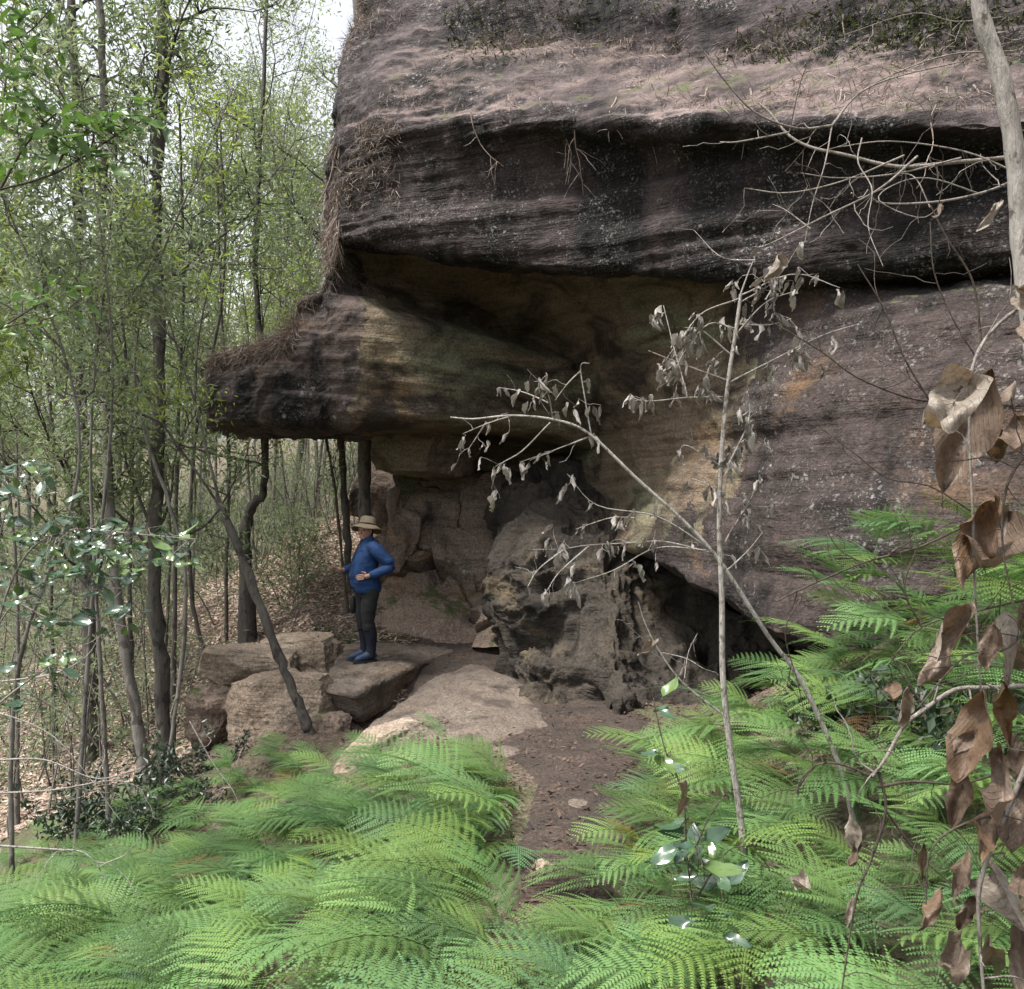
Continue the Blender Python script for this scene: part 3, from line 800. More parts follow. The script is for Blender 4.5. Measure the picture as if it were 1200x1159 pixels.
tree_px('crooked_tree', 'crooked tree with a kinked trunk on the litter slope', [(291, 700, 13), (288, 655, 13), (287, 620, 13), (296, 592, 13), (309, 575, 13), (310, 520, 13), (308, 430, 13), (300, 300, 13.2), (310, 60, 13.4), (318, -150, 13.6)], .10, .02, 105, t0=.5, nb=16, bl=2.2, sub=6, leaves=34)
tree_px('gum_tree', 'thick grey tree trunk rising behind the person\'s hat under the ledge', [(431, 650, 13.2), (428, 600, 13.2), (428, 505, 13.2), (426, 380, 13.2), (428, 200, 13.3), (420, 0, 13.4)], .105, .085, 106, t0=.7, nb=8, bl=1.6, leaves=24, mats=('bark_far', 'gum'))
tree_px('gum_tree', 'thin dark trunk just beside the thick grey trunk under the ledge', [(411, 655, 13.4), (405, 600, 13.4), (399, 505, 13.5), (392, 380, 13.6), (385, 200, 13.7)], .06, .04, 107, t0=.75, nb=8, bl=1.5, leaves=24)
tree_px('sapling', 'thin sapling on the litter slope beside the two dark trunks', [(408, 650, 12.6), (392, 570, 12.6), (380, 500, 12.7), (372, 400, 12.8)], .022, .010, 108, t0=.3, nb=9, bl=.7, sub=4, leaves=22, ll=.09, lw=.022, mats=('twig_dark', 'gum'))
for i, (a, b, c, d, lab) in enumerate([
        (152, 160, 10.8, 140, 'thin pole tree between the leaning tree and the stout trunk'),
        (205, 202, 10.4, 215, 'thin pole sapling just right of the tall dark trunk'),
        (225, 262, 11.5, 262, 'bare thin sapling behind the fork of the leaning tree'),
        (60, 66, 12.5, 40, 'thin grey pole tree left of the stout blackish trunk'),
        (265, 268, 12.0, 258, 'spindly upright sapling on the litter slope')]):
    tree_px('sapling', lab, [(b, 880 - 60 * (c - 10), c), (a, 700, c), (a + 3, 520, c), (d, 330, c), (d - 5, 120, c)], .03, .014, 120 + i, t0=.4, nb=12, bl=.9, sub=5, leaves=22, ll=.075, lw=.018, mats=('bark', 'gum'))
# leafy young gums that fill the left of the picture
YG = 'leafy young gums left of the rock'
for i, (px, c, top) in enumerate([(20, 10, -60), (75, 14, 120), (225, 15, 150), (300, 17, 210), (340, 20, 160), (150, 18, 60), (30, 18, 0), (255, 21, 90), (350, 27, 60), (110, 22, 40), (190, 12.5, 180), (85, 7.4, 20), (190, 8.2, 60), (15, 7.0, 120), (130, 7.8, 190), (230, 24, -80), (330, 23, 60), (375, 24, 40), (318, 20, -70), (365, 21, -90)]):
    x = (px - 600) / F * c; g = float(height(x, c))
    zt = CAMZ + (579.5 - top) / F * c
    h = zt - g
    tz = max(.22, min(.8, (CAMZ + (579.5 - (400 if c < 9.5 else 470)) / F * c - g) / h)) if c < 16 else .3
    fr = c < 9.5
    r = np.random.default_rng(300 + i)
    pts = np.array([[0, 0, -.1], [.25 * r.normal(), .1, h * .3], [.4 * r.normal(), .1, h * .6], [.6 * r.normal(), 0, h * .95]])
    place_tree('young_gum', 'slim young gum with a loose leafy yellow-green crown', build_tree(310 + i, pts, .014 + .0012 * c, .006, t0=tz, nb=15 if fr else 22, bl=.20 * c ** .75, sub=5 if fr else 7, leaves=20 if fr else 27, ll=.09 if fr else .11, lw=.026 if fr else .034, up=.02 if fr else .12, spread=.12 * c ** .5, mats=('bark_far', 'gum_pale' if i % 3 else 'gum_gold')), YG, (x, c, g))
# wood on the far slope
FT = 'trees of the far slope'
far = []
for i in range(5):
    r = np.random.default_rng(400 + i)
    h = r.uniform(9, 13)
    pts = np.array([[0, 0, -.2], [.3 * r.normal(), .2 * r.normal(), h * .35], [.5 * r.normal(), .3 * r.normal(), h * .7], [.6 * r.normal(), 0, h]])
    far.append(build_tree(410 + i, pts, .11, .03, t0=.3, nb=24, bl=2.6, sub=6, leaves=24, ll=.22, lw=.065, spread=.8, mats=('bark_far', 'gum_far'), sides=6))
for i in range(26):
    r = np.random.default_rng(500 + i)
    y = 24 + 34 * (i / 26) ** 1.1 + r.uniform(-1, 1)
    px = -60 + (i * 197.3) % 560
    x = (px - 600) / F * y
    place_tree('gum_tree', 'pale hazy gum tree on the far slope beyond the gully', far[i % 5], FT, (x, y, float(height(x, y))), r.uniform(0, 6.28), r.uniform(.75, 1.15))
# thin stems and scrub in the gully: too many to count
sb, C, D = MB(), [], []
r = np.random.default_rng(77)
for i in range(1000):
    y = r.uniform(9.5, 44); px = r.uniform(-60, 440)
    x = (px - 600) / F * y
    if x > np.interp(y, [9, 10, 12, 16, 30], [-3.4, -3.4, -3.2, -2.6, 0]): continue
    z = float(height(x, y, False))
    if px > 205 and y < 17 and r.random() < .92: continue
    hgt = r.uniform(.6, 2.8)
    st = wander((x, y, z - .1), (r.normal() * .3, r.normal() * .3, 1), hgt, 7, r, .16, .06)
    sb.tube(st, np.linspace(.010 + .0004 * y, .003, 7), 4)
    for _ in range(r.integers(3, 7)):
        k = r.integers(2, 7)
        tw = wander(st[min(k, 6)], r.normal(size=3) + [0, 0, .5], hgt * .35, 5, r, .35, .03)
        sb.tube(tw, np.linspace(.005, .002, 5), 3)
        m = r.integers(8, 34)
        C.append(tw[r.integers(1, 5, m)] + r.normal(size=(m, 3)) * .12); D.append(r.normal(size=(m, 3)) + [0, 0, -.2])
sc_t = link('scrub_stems', sb.mesh('scrub_stems', M['bark_far']), kind='stuff', label='thin bare stems of the gully scrub', cat='scrub')
C, D = np.concatenate(C), np.concatenate(D)
link('scrub_foliage', mesh_np('scrub_foliage', *kites(C, D, .085 * r.uniform(.6, 1.4, len(C)), .026, r=r), M['gum_pale']), kind='stuff', label='loose pale foliage of the gully scrub', cat='scrub')

# ------------------------------------------------------------------ leaf litter and twigs on the ground
def scatter_litter(name, label, n, region, ll, lw, seed, mat):
    r = np.random.default_rng(seed)
    xy = region(r, n)
    z = height(xy[:, 0], xy[:, 1])
    C = np.column_stack([xy, z + r.uniform(.012, .035, len(xy))])
    D = r.normal(size=(len(xy), 3)) * [1, 1, .22]
    V, Q = kites(C, D, ll * r.uniform(.5, 1.4, len(xy)), lw * r.uniform(.6, 1.4, len(xy)), sag=r.uniform(-.15, .2, (len(xy), 1)), up=np.array([0, 0, 1.6]), r=r)
    return link(name, mesh_np(name, V, Q, mat), kind='stuff', label=label, cat='leaf litter')
scatter_litter('leaf_litter', 'pale dry leaf litter covering the slope behind the boulders', 56000, lambda r, n: np.column_stack([r.uniform(-9, -1.2, n), r.uniform(9.5, 22, n)]), .09, .03, 61, M['litter'])
def path_region(r, n):
    k = r.integers(0, 220, n); u_ = r.normal(size=n) * .55
    return pcc[k] + side[k] * (u_ * pww[k])[:, None]
scatter_litter('path_litter', 'fallen leaves scattered over the trodden path', 1500, path_region, .05, .018, 62, M['litter_dark'])
scatter_litter('fern_litter', 'brown leaves under the fern beds', 7000, lambda r, n: (lambda q: q[[abs(a - np.interp(b, pc[:, 1], pc[:, 0])) > np.interp(b, pc[:, 1], pw) * .8 for a, b in q]])(np.column_stack([r.uniform(-4.5, 2.6, n), r.uniform(1.5, 9, n)])), .06, .022, 63, M['litter_dark'])

# ------------------------------------------------------------------ ferns
def frond_mesh(name, seed, mat, stipe=.28, blade=.62, wide=.27, pairs=11, fine=1.0):
    r = np.random.default_rng(seed)
    V, T, n = [], [], 0
    # rachis: rises from the ground, then arches over
    ns, nb_ = 6, pairs + 3
    ang = np.concatenate([np.linspace(1.30, .85, ns), np.linspace(.55, -.30 + .15 * r.normal(), nb_)])
    seg = np.concatenate([np.full(ns, stipe / ns), np.full(nb_, blade / nb_)])
    pts = np.concatenate([[[0, 0, 0]], np.cumsum(np.stack([np.cos(ang) * seg, .04 * np.sin(np.arange(len(ang)) * .5) * seg, np.sin(ang) * seg], -1), 0)])
    tv, tq = tube(pts, np.linspace(.0035, .0008, len(pts)), 3)
    V.append(tv); T.append(np.concatenate([tq[:, [0, 1, 2]], tq[:, [0, 2, 3]]])); n += len(tv)
    for k in range(pairs + 1):
        s = k / pairs
        i = ns + 1 + k
        a = pts[min(i, len(pts) - 1)]
        t = pts[min(i + 1, len(pts) - 1)] - pts[i - 1]; t = t / np.linalg.norm(t)
        nrm = np.array([-t[2], 0, t[0]])
        for sd in (-1, 1):
            L = wide * (1 - s) ** .75 * (.72 + .28 * min(1, s * 6)) * r.uniform(.88, 1.1) + .012
            d0 = t * (.50 + .3 * s) + np.array([0, sd, 0]) * .9 + nrm * (.10 + .10 * r.normal())
            m = max(4, int(L / .0125 * fine))
            ps = [a]; d = d0 / np.linalg.norm(d0)
            for q in range(m):
                d = d + t * .018 - nrm * (.020 + .010 * r.random()); d /= np.linalg.norm(d)
                ps.append(ps[-1] + d * L / m)
            ps = np.array(ps)
            for q in range(m):
                f = q / m
                pd = ps[q + 1] - ps[q]; pd /= np.linalg.norm(pd)
                sdv = np.cross(nrm, pd); sdv /= np.linalg.norm(sdv) + 1e-9
                l = min(.029, L * .17) * (1 - f) ** .85 * r.uniform(.85, 1.1) + .003
                w_ = L / m * .60
                for s2 in (-1, 1):
                    o = ps[q]; ax = sdv * s2 * .92 + pd * .55; ax /= np.linalg.norm(ax)
                    ax = ax - nrm * .12
                    b0 = o - pd * w_ * .5; b1 = o + pd * w_ * .6
                    m0 = o + ax * l * .5 - pd * w_ * .62 ; m1 = o + ax * l * .5 + pd * w_ * .50
                    c0 = o + ax * l * .42 - pd * w_ * .30; c1 = o + ax * l * .42 + pd * w_ * .22
                    tip = o + ax * l - nrm * l * .1
                    V.append(np.array([b0, b1, m0, m1, c0, c1, tip]))
                    T.append(np.array([[0, 1, 5], [0, 5, 4], [0, 4, 2], [1, 3, 5], [4, 5, 6]]) + n)
                    n += 7
    return mesh_np(name, np.concatenate(V), np.concatenate(T), mat)
FR = [frond_mesh('frond', 600 + i, M['fern'], stipe=st_, blade=bl_, wide=wd) for i, (st_, bl_, wd) in enumerate([(.20, .58, .30), (.17, .52, .27), (.22, .62, .31), (.15, .46, .25), (.19, .55, .32), (.13, .40, .22)])]
FB = [frond_mesh('frond', 660 + i, M['fern_brown'], stipe=.16, blade=.42, wide=.18, pairs=10) for i in range(2)]
FY = [frond_mesh('frond', 640 + i, M['fern_yellow'], stipe=.2, blade=.45, wide=.2, pairs=11) for i in range(2)]

def fern(x, y, label, group, seed, n=5, lean=None, size=1.0, z=None, yellow=0, leanamt=.6):
    r = np.random.default_rng(seed)
    g = float(height(x, y)) if z is None else z
    t = root('fern', label, 'fern', (x, y, g - .03), group)
    a0 = r.uniform(0, 6.28)
    for k in range(n):
        az = a0 + k * 6.28 / n + r.normal() * .35
        if lean is not None:      # bend the spread towards the downhill side
            az = lean + ((az - lean + math.pi) % (2 * math.pi) - math.pi) * (1 - leanamt)
        me = FY[r.integers(2)] if k < yellow else (FB[r.integers(2)] if r.random() < .025 else FR[r.integers(6)])
        link('frond', me, t, rot=(r.normal() * .22, r.normal() * .18 + .04, az), scale=size * r.uniform(.6, 1.2))
    return t
def inside(x, y):
    """0 none, 1 left bed, 2 right bed"""
    pxl = np.interp(y, [1, 2, 3, 4.2, 5.2, 6.2, 6.9, 7.4, 8.0, 8.8], [.02, .02, .0, .0, .05, -.12, -.75, -1.5, -2.1, -2.7])
    pxr = np.interp(y, [1, 2, 3, 4.2, 5.2, 6.0, 6.6, 7.0], [.10, .12, .24, .60, .90, 1.05, 1.5, 2.2])
    if y < 8.2 and x < pxl: return 1
    if y < 6.5 and x > pxr: return 2
    return 0
r = np.random.default_rng(88)
cand = []
tries = 0
while len(cand) < 292 and tries < 40000:
    tries += 1
    y = 1.35 + 7.3 * r.random() ** 1.15
    px = r.uniform(-60, 1260)
    x = (px - 600) / F * y
    k = inside(x, y)
    if not k: continue
    if k == 1 and x < -1.5 - .58 * y + (y > 6.8) * (y - 6.8) * 1.1: continue
    md = .19 + .016 * y
    if any((x - a) ** 2 + (y - b) ** 2 < md * md for a, b, _ in cand): continue
    g = float(height(x, y, False))
    py = 579.5 + (CAMZ - g - .3) * F / y
    if py > 1330: continue
    cand.append((x, y, k))
for i, (x, y, k) in enumerate(cand):
    if k == 1: fern(x, y, 'bright green fern in the dense bed sloping down left of the path', 'ferns of the bed left of the path', 700 + i, 6, 3.45, r.uniform(.8, 1.08) * (1 if y < 5.6 else .72), yellow=0)
    else: fern(x, y, 'bright green fern on the bank between the path and the lichened wall', 'ferns of the bank right of the path', 1100 + i, 6, 3.8, r.uniform(.75, 1.0), leanamt=.45)
FW = 'ferns growing against the lichened wall'
for i, (px, py, d) in enumerate([(1010, 690, 5.3), (1060, 660, 5.2), (1085, 720, 4.9), (1020, 640, 5.6), (1120, 640, 5.0), (1160, 610, 4.8), (1170, 690, 4.4)]):
    q = P(px, py, d)
    fern(q[0], q[1], 'fern arching out from the foot of the lichened wall', FW, 1500 + i, 5, 3.6, 1.05, z=q[2] - .15)
fern(*P(760, 1010, 4.2)[:2], 'yellowing fern at the right edge of the path', None, 1601, 4, 3.3, .75, yellow=4)
fern(*P(205, 1120, 2.75)[:2], 'yellow-brown withering fern in the left bed', None, 1602, 4, 3.3, .8, yellow=4)

# ------------------------------------------------------------------ growth on the brow: roots, dry grass, moss tufts
def brow_at(py, px):
    """point of the brow's surface nearest to a line of sight, and its grid indices"""
    d = BROW[..., 1]
    ppx = 600 + BROW[..., 0] / d * F; ppy = 579.5 + (CAMZ - BROW[..., 2]) / d * F
    c = (ppx - px) ** 2 + (ppy - py) ** 2 + (d - 6) * 3
    k = np.unravel_index(np.argmin(c), c.shape)
    return BROW[k], k
def hang(mb, a, length, r, rad=.006, n=10, sway=.12, fork=2):
    b = wander(a, np.array([r.normal() * .3, -.25, -1]), length, n, r, sway, -.05)
    mb.tube(b, np.linspace(rad, rad * .3, n), 4)
    for _ in range(fork):
        k = r.integers(2, n - 1)
        c = wander(b[k], np.array([r.normal() * .7, -.2 + .3 * r.normal(), -.8]), length * r.uniform(.2, .5), 6, r, .22, -.05)
        mb.tube(c, np.linspace(rad * .5, rad * .2, 6), 3)
r = np.random.default_rng(91)
HR = 'dry roots hanging from the brow'
for i, (px, py, L, rad, fk, lab) in enumerate([
        (748, 98, 1.35, .011, 7, 'long forked pale root dangling down the black face of the brow'),
        (852, 60, 1.9, .009, 3, 'long straight root trailing down the brow beside the dead branches'),
        (905, 110, .7, .008, 4, 'short branching root below the mossy patch of the brow'),
        (1105, 105, .8, .012, 9, 'tangled root bundle beside the pale mottled trunk'),
        (392, 190, 1.0, .010, 5, 'stringy root hanging at the brow\'s outer corner'),
        (640, 60, .6, .009, 4, 'thin root lying over the pinkish shelf of the brow'),
        (985, 20, .9, .008, 5, 'bare root among the moss at the top of the brow')]):
    a, _ = brow_at(py, px)
    m = MB(); base = a + np.array([0, -.05, 0])
    hang(m, np.zeros(3), L, r, rad, 12, .13, fk)
    link('hanging_root', m.mesh('hanging_root', M['root']), None, lab, 'root', None, None, base)
for i in range(16):
    px = 560 + i * 38 + r.uniform(-12, 12)
    a, _ = brow_at(r.uniform(95, 135), px)
    m = MB(); hang(m, np.zeros(3), r.uniform(.35, 1.0), r, r.uniform(.007, .013), 9, .22, 5)
    link('hanging_root', m.mesh('hanging_root', M['root']), None, 'thin forked rootlet dangling from the edge of the pinkish shelf', 'root', 'rootlets along the shelf edge', None, a + np.array([0, -.06, 0]))
# uncountable strands: sample the upper brow and its ragged left corner
ii, jj = np.meshgrid(np.arange(330), np.arange(480), indexing='ij')
def strands(name, label, sel, n, L, W, mat, seed, hangd=.6, fuzz=.5, S=None):
    r = np.random.default_rng(seed)
    I, J = np.nonzero(sel)
    k = r.integers(0, len(I), n)
    A = (BROW if S is None else S)[I[k], J[k]]
    nz = fbm(A * 1.3, 3, seed=seed)
    keep = nz > r.uniform(-.35, .35, n)
    A = A[keep]; m = len(A)
    D = r.normal(size=(m, 3)) * fuzz + np.array([-.05, -.55, -hangd + .3])
    ln = L * r.uniform(.4, 1.5, m)
    C = A + D / np.linalg.norm(D, axis=1, keepdims=True) * ln[:, None] * .45
    V, Q = kites(C, D, ln, W * r.uniform(.6, 1.4, m), sag=r.uniform(-.05, .45, (m, 1)), r=r)
    return link(name, mesh_np(name, V, Q, mat), kind='stuff', label=label, cat='dry grass')
dB = BROW[..., 1]
bpx = 600 + BROW[..., 0] / dB * F; bpy_ = 579.5 + (CAMZ - BROW[..., 2]) / dB * F
vis = (bpx > 330) & (bpx < 1260) & (ii > 20)
M['straw'] = leaf_mat('dry_straw', [(.17, .13, .105), (.24, .195, .165), (.11, .08, .065), (.30, .25, .215)], .1, .8, .2, tint=(1, .9, .8), objrand=False)
M['mossleaf'] = leaf_mat('mossy_tuft', [(.04, .05, .02), (.065, .08, .028), (.10, .10, .045), (.03, .032, .02)], .2, .7, .2, objrand=False)
strands('dry_grass', 'dry straw and rootlets matted on the shelf and corner of the brow', vis & (((bpy_ > 40) & (bpy_ < 128) & (bpx > 400)) | ((bpx < 470) & (bpy_ < 240))), 26000, .15, .007, M['straw'], 5, .75, .6)
strands('corner_roots', 'stringy dead growth hanging from the outer corner of the brow', vis & (bpx < 398) & (bpy_ > 150) & (bpy_ < 300), 2600, .42, .008, M['straw'], 7, 1.6, .25)
lpx_ = 600 + LEDGE[..., 0] / LEDGE[..., 1] * F; lpy_ = 579.5 + (CAMZ - LEDGE[..., 2]) / LEDGE[..., 1] * F
strands('ledge_growth', 'dead rootlets and grass matted along the top of the rock beak', (lpx_ > 250) & (lpx_ < 400) & (lpy_ > 285) & (lpy_ < np.interp(lpx_, [250, 345, 352, 400], [428, 404, 365, 315])), 5200, .26, .007, M['straw'], 8, .9, .5, LEDGE)
strands('moss_tufts', 'moss and small dark plants on top of the brow', vis & (bpy_ < 75) & (bpx > 520), 11000, .09, .016, M['mossleaf'], 6, .5, .8)

# ------------------------------------------------------------------ leaf blades placed one by one
from mathutils import Matrix, Vector
def blade(name, seed, mat, nu=12, nv=6, curl=.25, fold=.35, wavy=.05, roll=0.0, twist=0.0):
    """leaf of length 1 along +X and width 1 across Y"""
    r = np.random.default_rng(seed)
    u_ = np.linspace(0, 1, nu); v_ = np.linspace(-1, 1, nv)
    U, Vv = np.meshgrid(u_, v_, indexing='ij')
    w = np.sin(np.pi * np.clip(U, 0, 1) ** .8) ** .75 * .5
    ph = r.uniform(0, 6, 4)
    w = w * (1 + .10 * np.sin(9 * U + ph[0]) + .06 * np.sin(21 * U + ph[1]))
    z = -fold * w * (1 - np.abs(Vv)) + wavy * np.sin(7 * U + ph[2] + 2.2 * Vv) * np.abs(Vv) + curl * (U ** 2) * np.sin(ph[3])
    w = w * (1 + .16 * (fbm(np.stack([U * 9, Vv * 2, U * 0 + seed], -1), 3, .6, seed=seed)))
    y = w * Vv
    z = z + .13 * fbm(np.stack([U * 7, Vv * 3.0, U * 0 + seed * 3], -1), 3, .6, seed=seed + 1) + .18 * np.maximum(0, np.abs(Vv) - .55) * np.sin(6 * U + ph[1])
    if roll:
        a = roll * Vv * (1 + .5 * np.sin(4 * U + ph[0]))
        y, z = w * np.sin(a) / max(roll, 1e-3) * 1.4, z + w * (1 - np.cos(a)) / roll * 1.4
    if twist:
        a = twist * U + ph[0]
        y, z = y * np.cos(a) - z * np.sin(a), y * np.sin(a) + z * np.cos(a)
        y = y + .35 * np.sin(2.5 * U + ph[2]) * U; z = z + .3 * np.sin(3 * U + ph[3]) * U
    x = U - .08 * curl * U ** 2
    G = np.stack([x, y + .08 * np.sin(3 * U + ph[1]) * U, z], -1)
    V = G.reshape(-1, 3); Q = grid_faces(nu, nv)
    tv, tq = tube(np.array([[-.10, 0, .02], [0, 0, 0], [.5, .0, -fold * .5 * .5], [.9, 0, curl * .8 * np.sin(ph[3])]]), [.008, .008, .006, .002], 4)
    return mesh_np(name, np.concatenate([V, tv]), np.concatenate([Q, tq + len(V)]), mat, True)
def put_leaf(parent, name, me, a, b, width, r, facing=None):
    """blade from its foot a to its tip b"""
    a, b = np.asarray(a, float), np.asarray(b, float)
    ax = b - a
    L = np.linalg.norm(ax); ax /= L
    n = (CAMP - a if facing is None else np.asarray(facing, float)) + r.normal(size=3) * (.5 * np.linalg.norm(CAMP - a) if facing is None else .4)
    n = n - ax * (n @ ax); n /= np.linalg.norm(n) + 1e-9
    s = np.cross(n, ax)
    o = link(name, me, parent)
    pl = np.array(parent.location)
    m = np.eye(4); m[:3, 0] = ax * L; m[:3, 1] = s * width; m[:3, 2] = n * min(L, width * 1.5); m[:3, 3] = a - pl
    o.matrix_basis = Matrix(m.tolist())
    return o
CURL = [blade('dead_leaf', 800 + i, M['dead_curl'], 11, 6, .5, .6, .4, 1.2 + .2 * i, 1.2 + .7 * i) for i in range(5)]
BIGB = [blade('dead_leaf', 820 + i, M['dead_big'], 26, 11, .8, .55, .24, [.0, .6, 1.1, .3, 0][i]) for i in range(5)]
BIGP = [blade('dead_leaf', 830 + i, M['dead_pale'], 26, 11, .8, .55, .24, [.5, .0, 1.2][i]) for i in range(3)]
GLO = [blade('leaf', 840 + i, M['glossy'], 7, 5, .15, .25, .03) for i in range(4)]
LUS = [blade('leaf', 850 + i, M['lush'], 7, 5, .2, .25, .03) for i in range(3)]

def polyP(pl, d): return cr(np.array([P(q[0], q[1], d if len(q) < 3 else q[2]) for q in pl]), max(6, 4 * len(pl)))

# dead sapling with curled leaves, and its arching neighbour
def dead_plant(name, label, stem, d, twigs, r0, r1, seed, leafn, mat, tw_r=.003, leafpx=(12, 24), avoid=0.0):
    r = np.random.default_rng(seed)
    st = polyP(stem, d)
    base = st[0].copy()
    t = root(name, label, 'sapling', base)
    m = MB(); m.tube(st - base, np.linspace(r0, r1, len(st)), 7)
    link('stem', m.mesh('stem', mat), t)
    for k, tw in enumerate(twigs):
        tp = polyP(tw, d)
        tp[1:] += np.linspace(0, 1, len(tp) - 1)[:, None] * np.array([0, r.uniform(-.25, .25), 0])
        m = MB(); m.tube(tp - base, np.linspace(tw_r * 1.3, tw_r * .5, len(tp)), 5)
        L = np.linalg.norm(np.diff(tp, axis=0), axis=1).sum()
        ends = []
        for _ in range(int(L / .09) + 1):      # side twiglets
            i = r.integers(1, len(tp))
            q = wander(tp[i], r.normal(size=3) + [0, 0, -.1], r.uniform(.04, .14), 5, r, .35, -.06)
            m.tube(q - base, np.linspace(tw_r * .5, tw_r * .3, 5), 3)
            ends += [q[-1], q[2]]
        link('twig', m.mesh('twig', mat), t)
        ends = ends + [tp[-1], tp[len(tp) // 2]]
        for _ in range(int(leafn * L / .25 + r.random())):
            e = ends[r.integers(len(ends))] + r.normal(size=3) * .008
            ln = r.uniform(*leafpx) / F * d
            put_leaf(t, 'dead_leaf', CURL[r.integers(5)], e, e + np.array([r.normal() * .35, r.normal() * .35, -1]) * ln, ln * r.uniform(.2, .33), r)
    return t
dead_plant('dead_sapling', 'upright dead sapling with silvery stem and clusters of curled dry leaves',
    [(876, 1066), (868, 960), (856, 880), (847, 790), (846, 700), (843, 620), (845, 540), (853, 450), (862, 390), (868, 345)], 3.6,
    [[(847, 465), (805, 465), (762, 468), (742, 461)], [(850, 445), (800, 425), (762, 408)], [(856, 415), (822, 388), (800, 385)], [(866, 350), (822, 368), (795, 400)], [(868, 346), (925, 325), (972, 345)],
     [(855, 448), (900, 425), (950, 400), (985, 390)], [(860, 395), (890, 360), (915, 352)], [(868, 345), (878, 315), (888, 290)], [(845, 560), (878, 495), (880, 450)], [(843, 545), (805, 522), (795, 532)],
     [(845, 600), (860, 545), (885, 512), (922, 522)], [(850, 635), (874, 585), (877, 560)], [(852, 668), (880, 645), (900, 625)], [(805, 465), (795, 410), (785, 348)], [(862, 385), (830, 380), (800, 415), (790, 440)], [(862, 380), (900, 380), (930, 372)], [(866, 355), (900, 335), (920, 300)], [(845, 590), (838, 570), (820, 560)]],
    .015, .007, 901, 11, M['twig_white'], leafpx=(9, 22))
dead_plant('dead_branch', 'long arching dead branch crossing behind the upright dead sapling, silvery leaves at its drooping end',
    [(1032, 1065), (1000, 960), (985, 900), (940, 800), (900, 745), (845, 660), (800, 610), (745, 560), (690, 508), (650, 492), (600, 487), (555, 491), (528, 489)], 3.75,
    [[(648, 490), (640, 462), (617, 440)], [(642, 472), (612, 456), (583, 447)], [(693, 510), (685, 465), (680, 430), (690, 427)], [(690, 512), (650, 527), (610, 541)], [(645, 495), (612, 528), (585, 545), (575, 572)], [(600, 487), (575, 497), (545, 512)],
     [(835, 648), (780, 635), (740, 637), (690, 640), (660, 645), (625, 646)], [(830, 645), (770, 642), (720, 668), (675, 683)], [(828, 640), (770, 605), (700, 592), (665, 555)], [(745, 607), (715, 607), (675, 620)], [(660, 645), (630, 665), (617, 682)], [(680, 435), (665, 450), (650, 470)], [(570, 495), (556, 515), (548, 525)], [(690, 640), (655, 670), (640, 690)]],
    .013, .003, 903, 5.5, M['twig_white'], .0028, leafpx=(9, 22))
dead_plant('dead_twig', 'bare dead twig with one shrivelled leaf in front of the dark hollow', [(848, 838), (800, 800), (772, 762), (755, 728), (748, 705)], 3.9, [[(800, 800), (812, 770), (830, 752)], [(775, 765), (800, 768), (815, 775)], [(772, 762), (750, 745), (725, 722)]], .005, .002, 905, .6, M['twig_white'], .002)

# pale mottled tree at the right edge with bare twisting branches
tr = np.array([P(1143, -60, 2.6), P(1150, 20, 2.6), P(1170, 80, 2.6), P(1185, 150, 2.6), P(1192, 210, 2.6), P(1197, 290, 2.6), P(1212, 400, 2.55), P(1240, 620, 2.5), P(1270, 900, 2.45), P(1285, 1120, 2.4)])[::-1]
g0 = float(height(tr[0, 0], tr[0, 1])); tr = np.concatenate([[[tr[0, 0] + .03, tr[0, 1], g0 - .05]], tr[1:] if tr[0, 2] < g0 else tr])
tr = np.concatenate([tr, [tr[-1] + [-.1, 0, .6], tr[-1] + [-.15, .1, 1.5]]])
PT = root('pale_tree', 'slender pale mottled tree trunk with bare branches in front of the brow', 'tree', tr[0])
m = MB(); tp = cr(tr, 60); m.tube(tp - tr[0], np.linspace(.034, .021, 60) * (1 + .05 * rng.normal(size=60)), 10)
link('trunk', m.mesh('trunk', M['bark_pale']), PT)
r = np.random.default_rng(93)
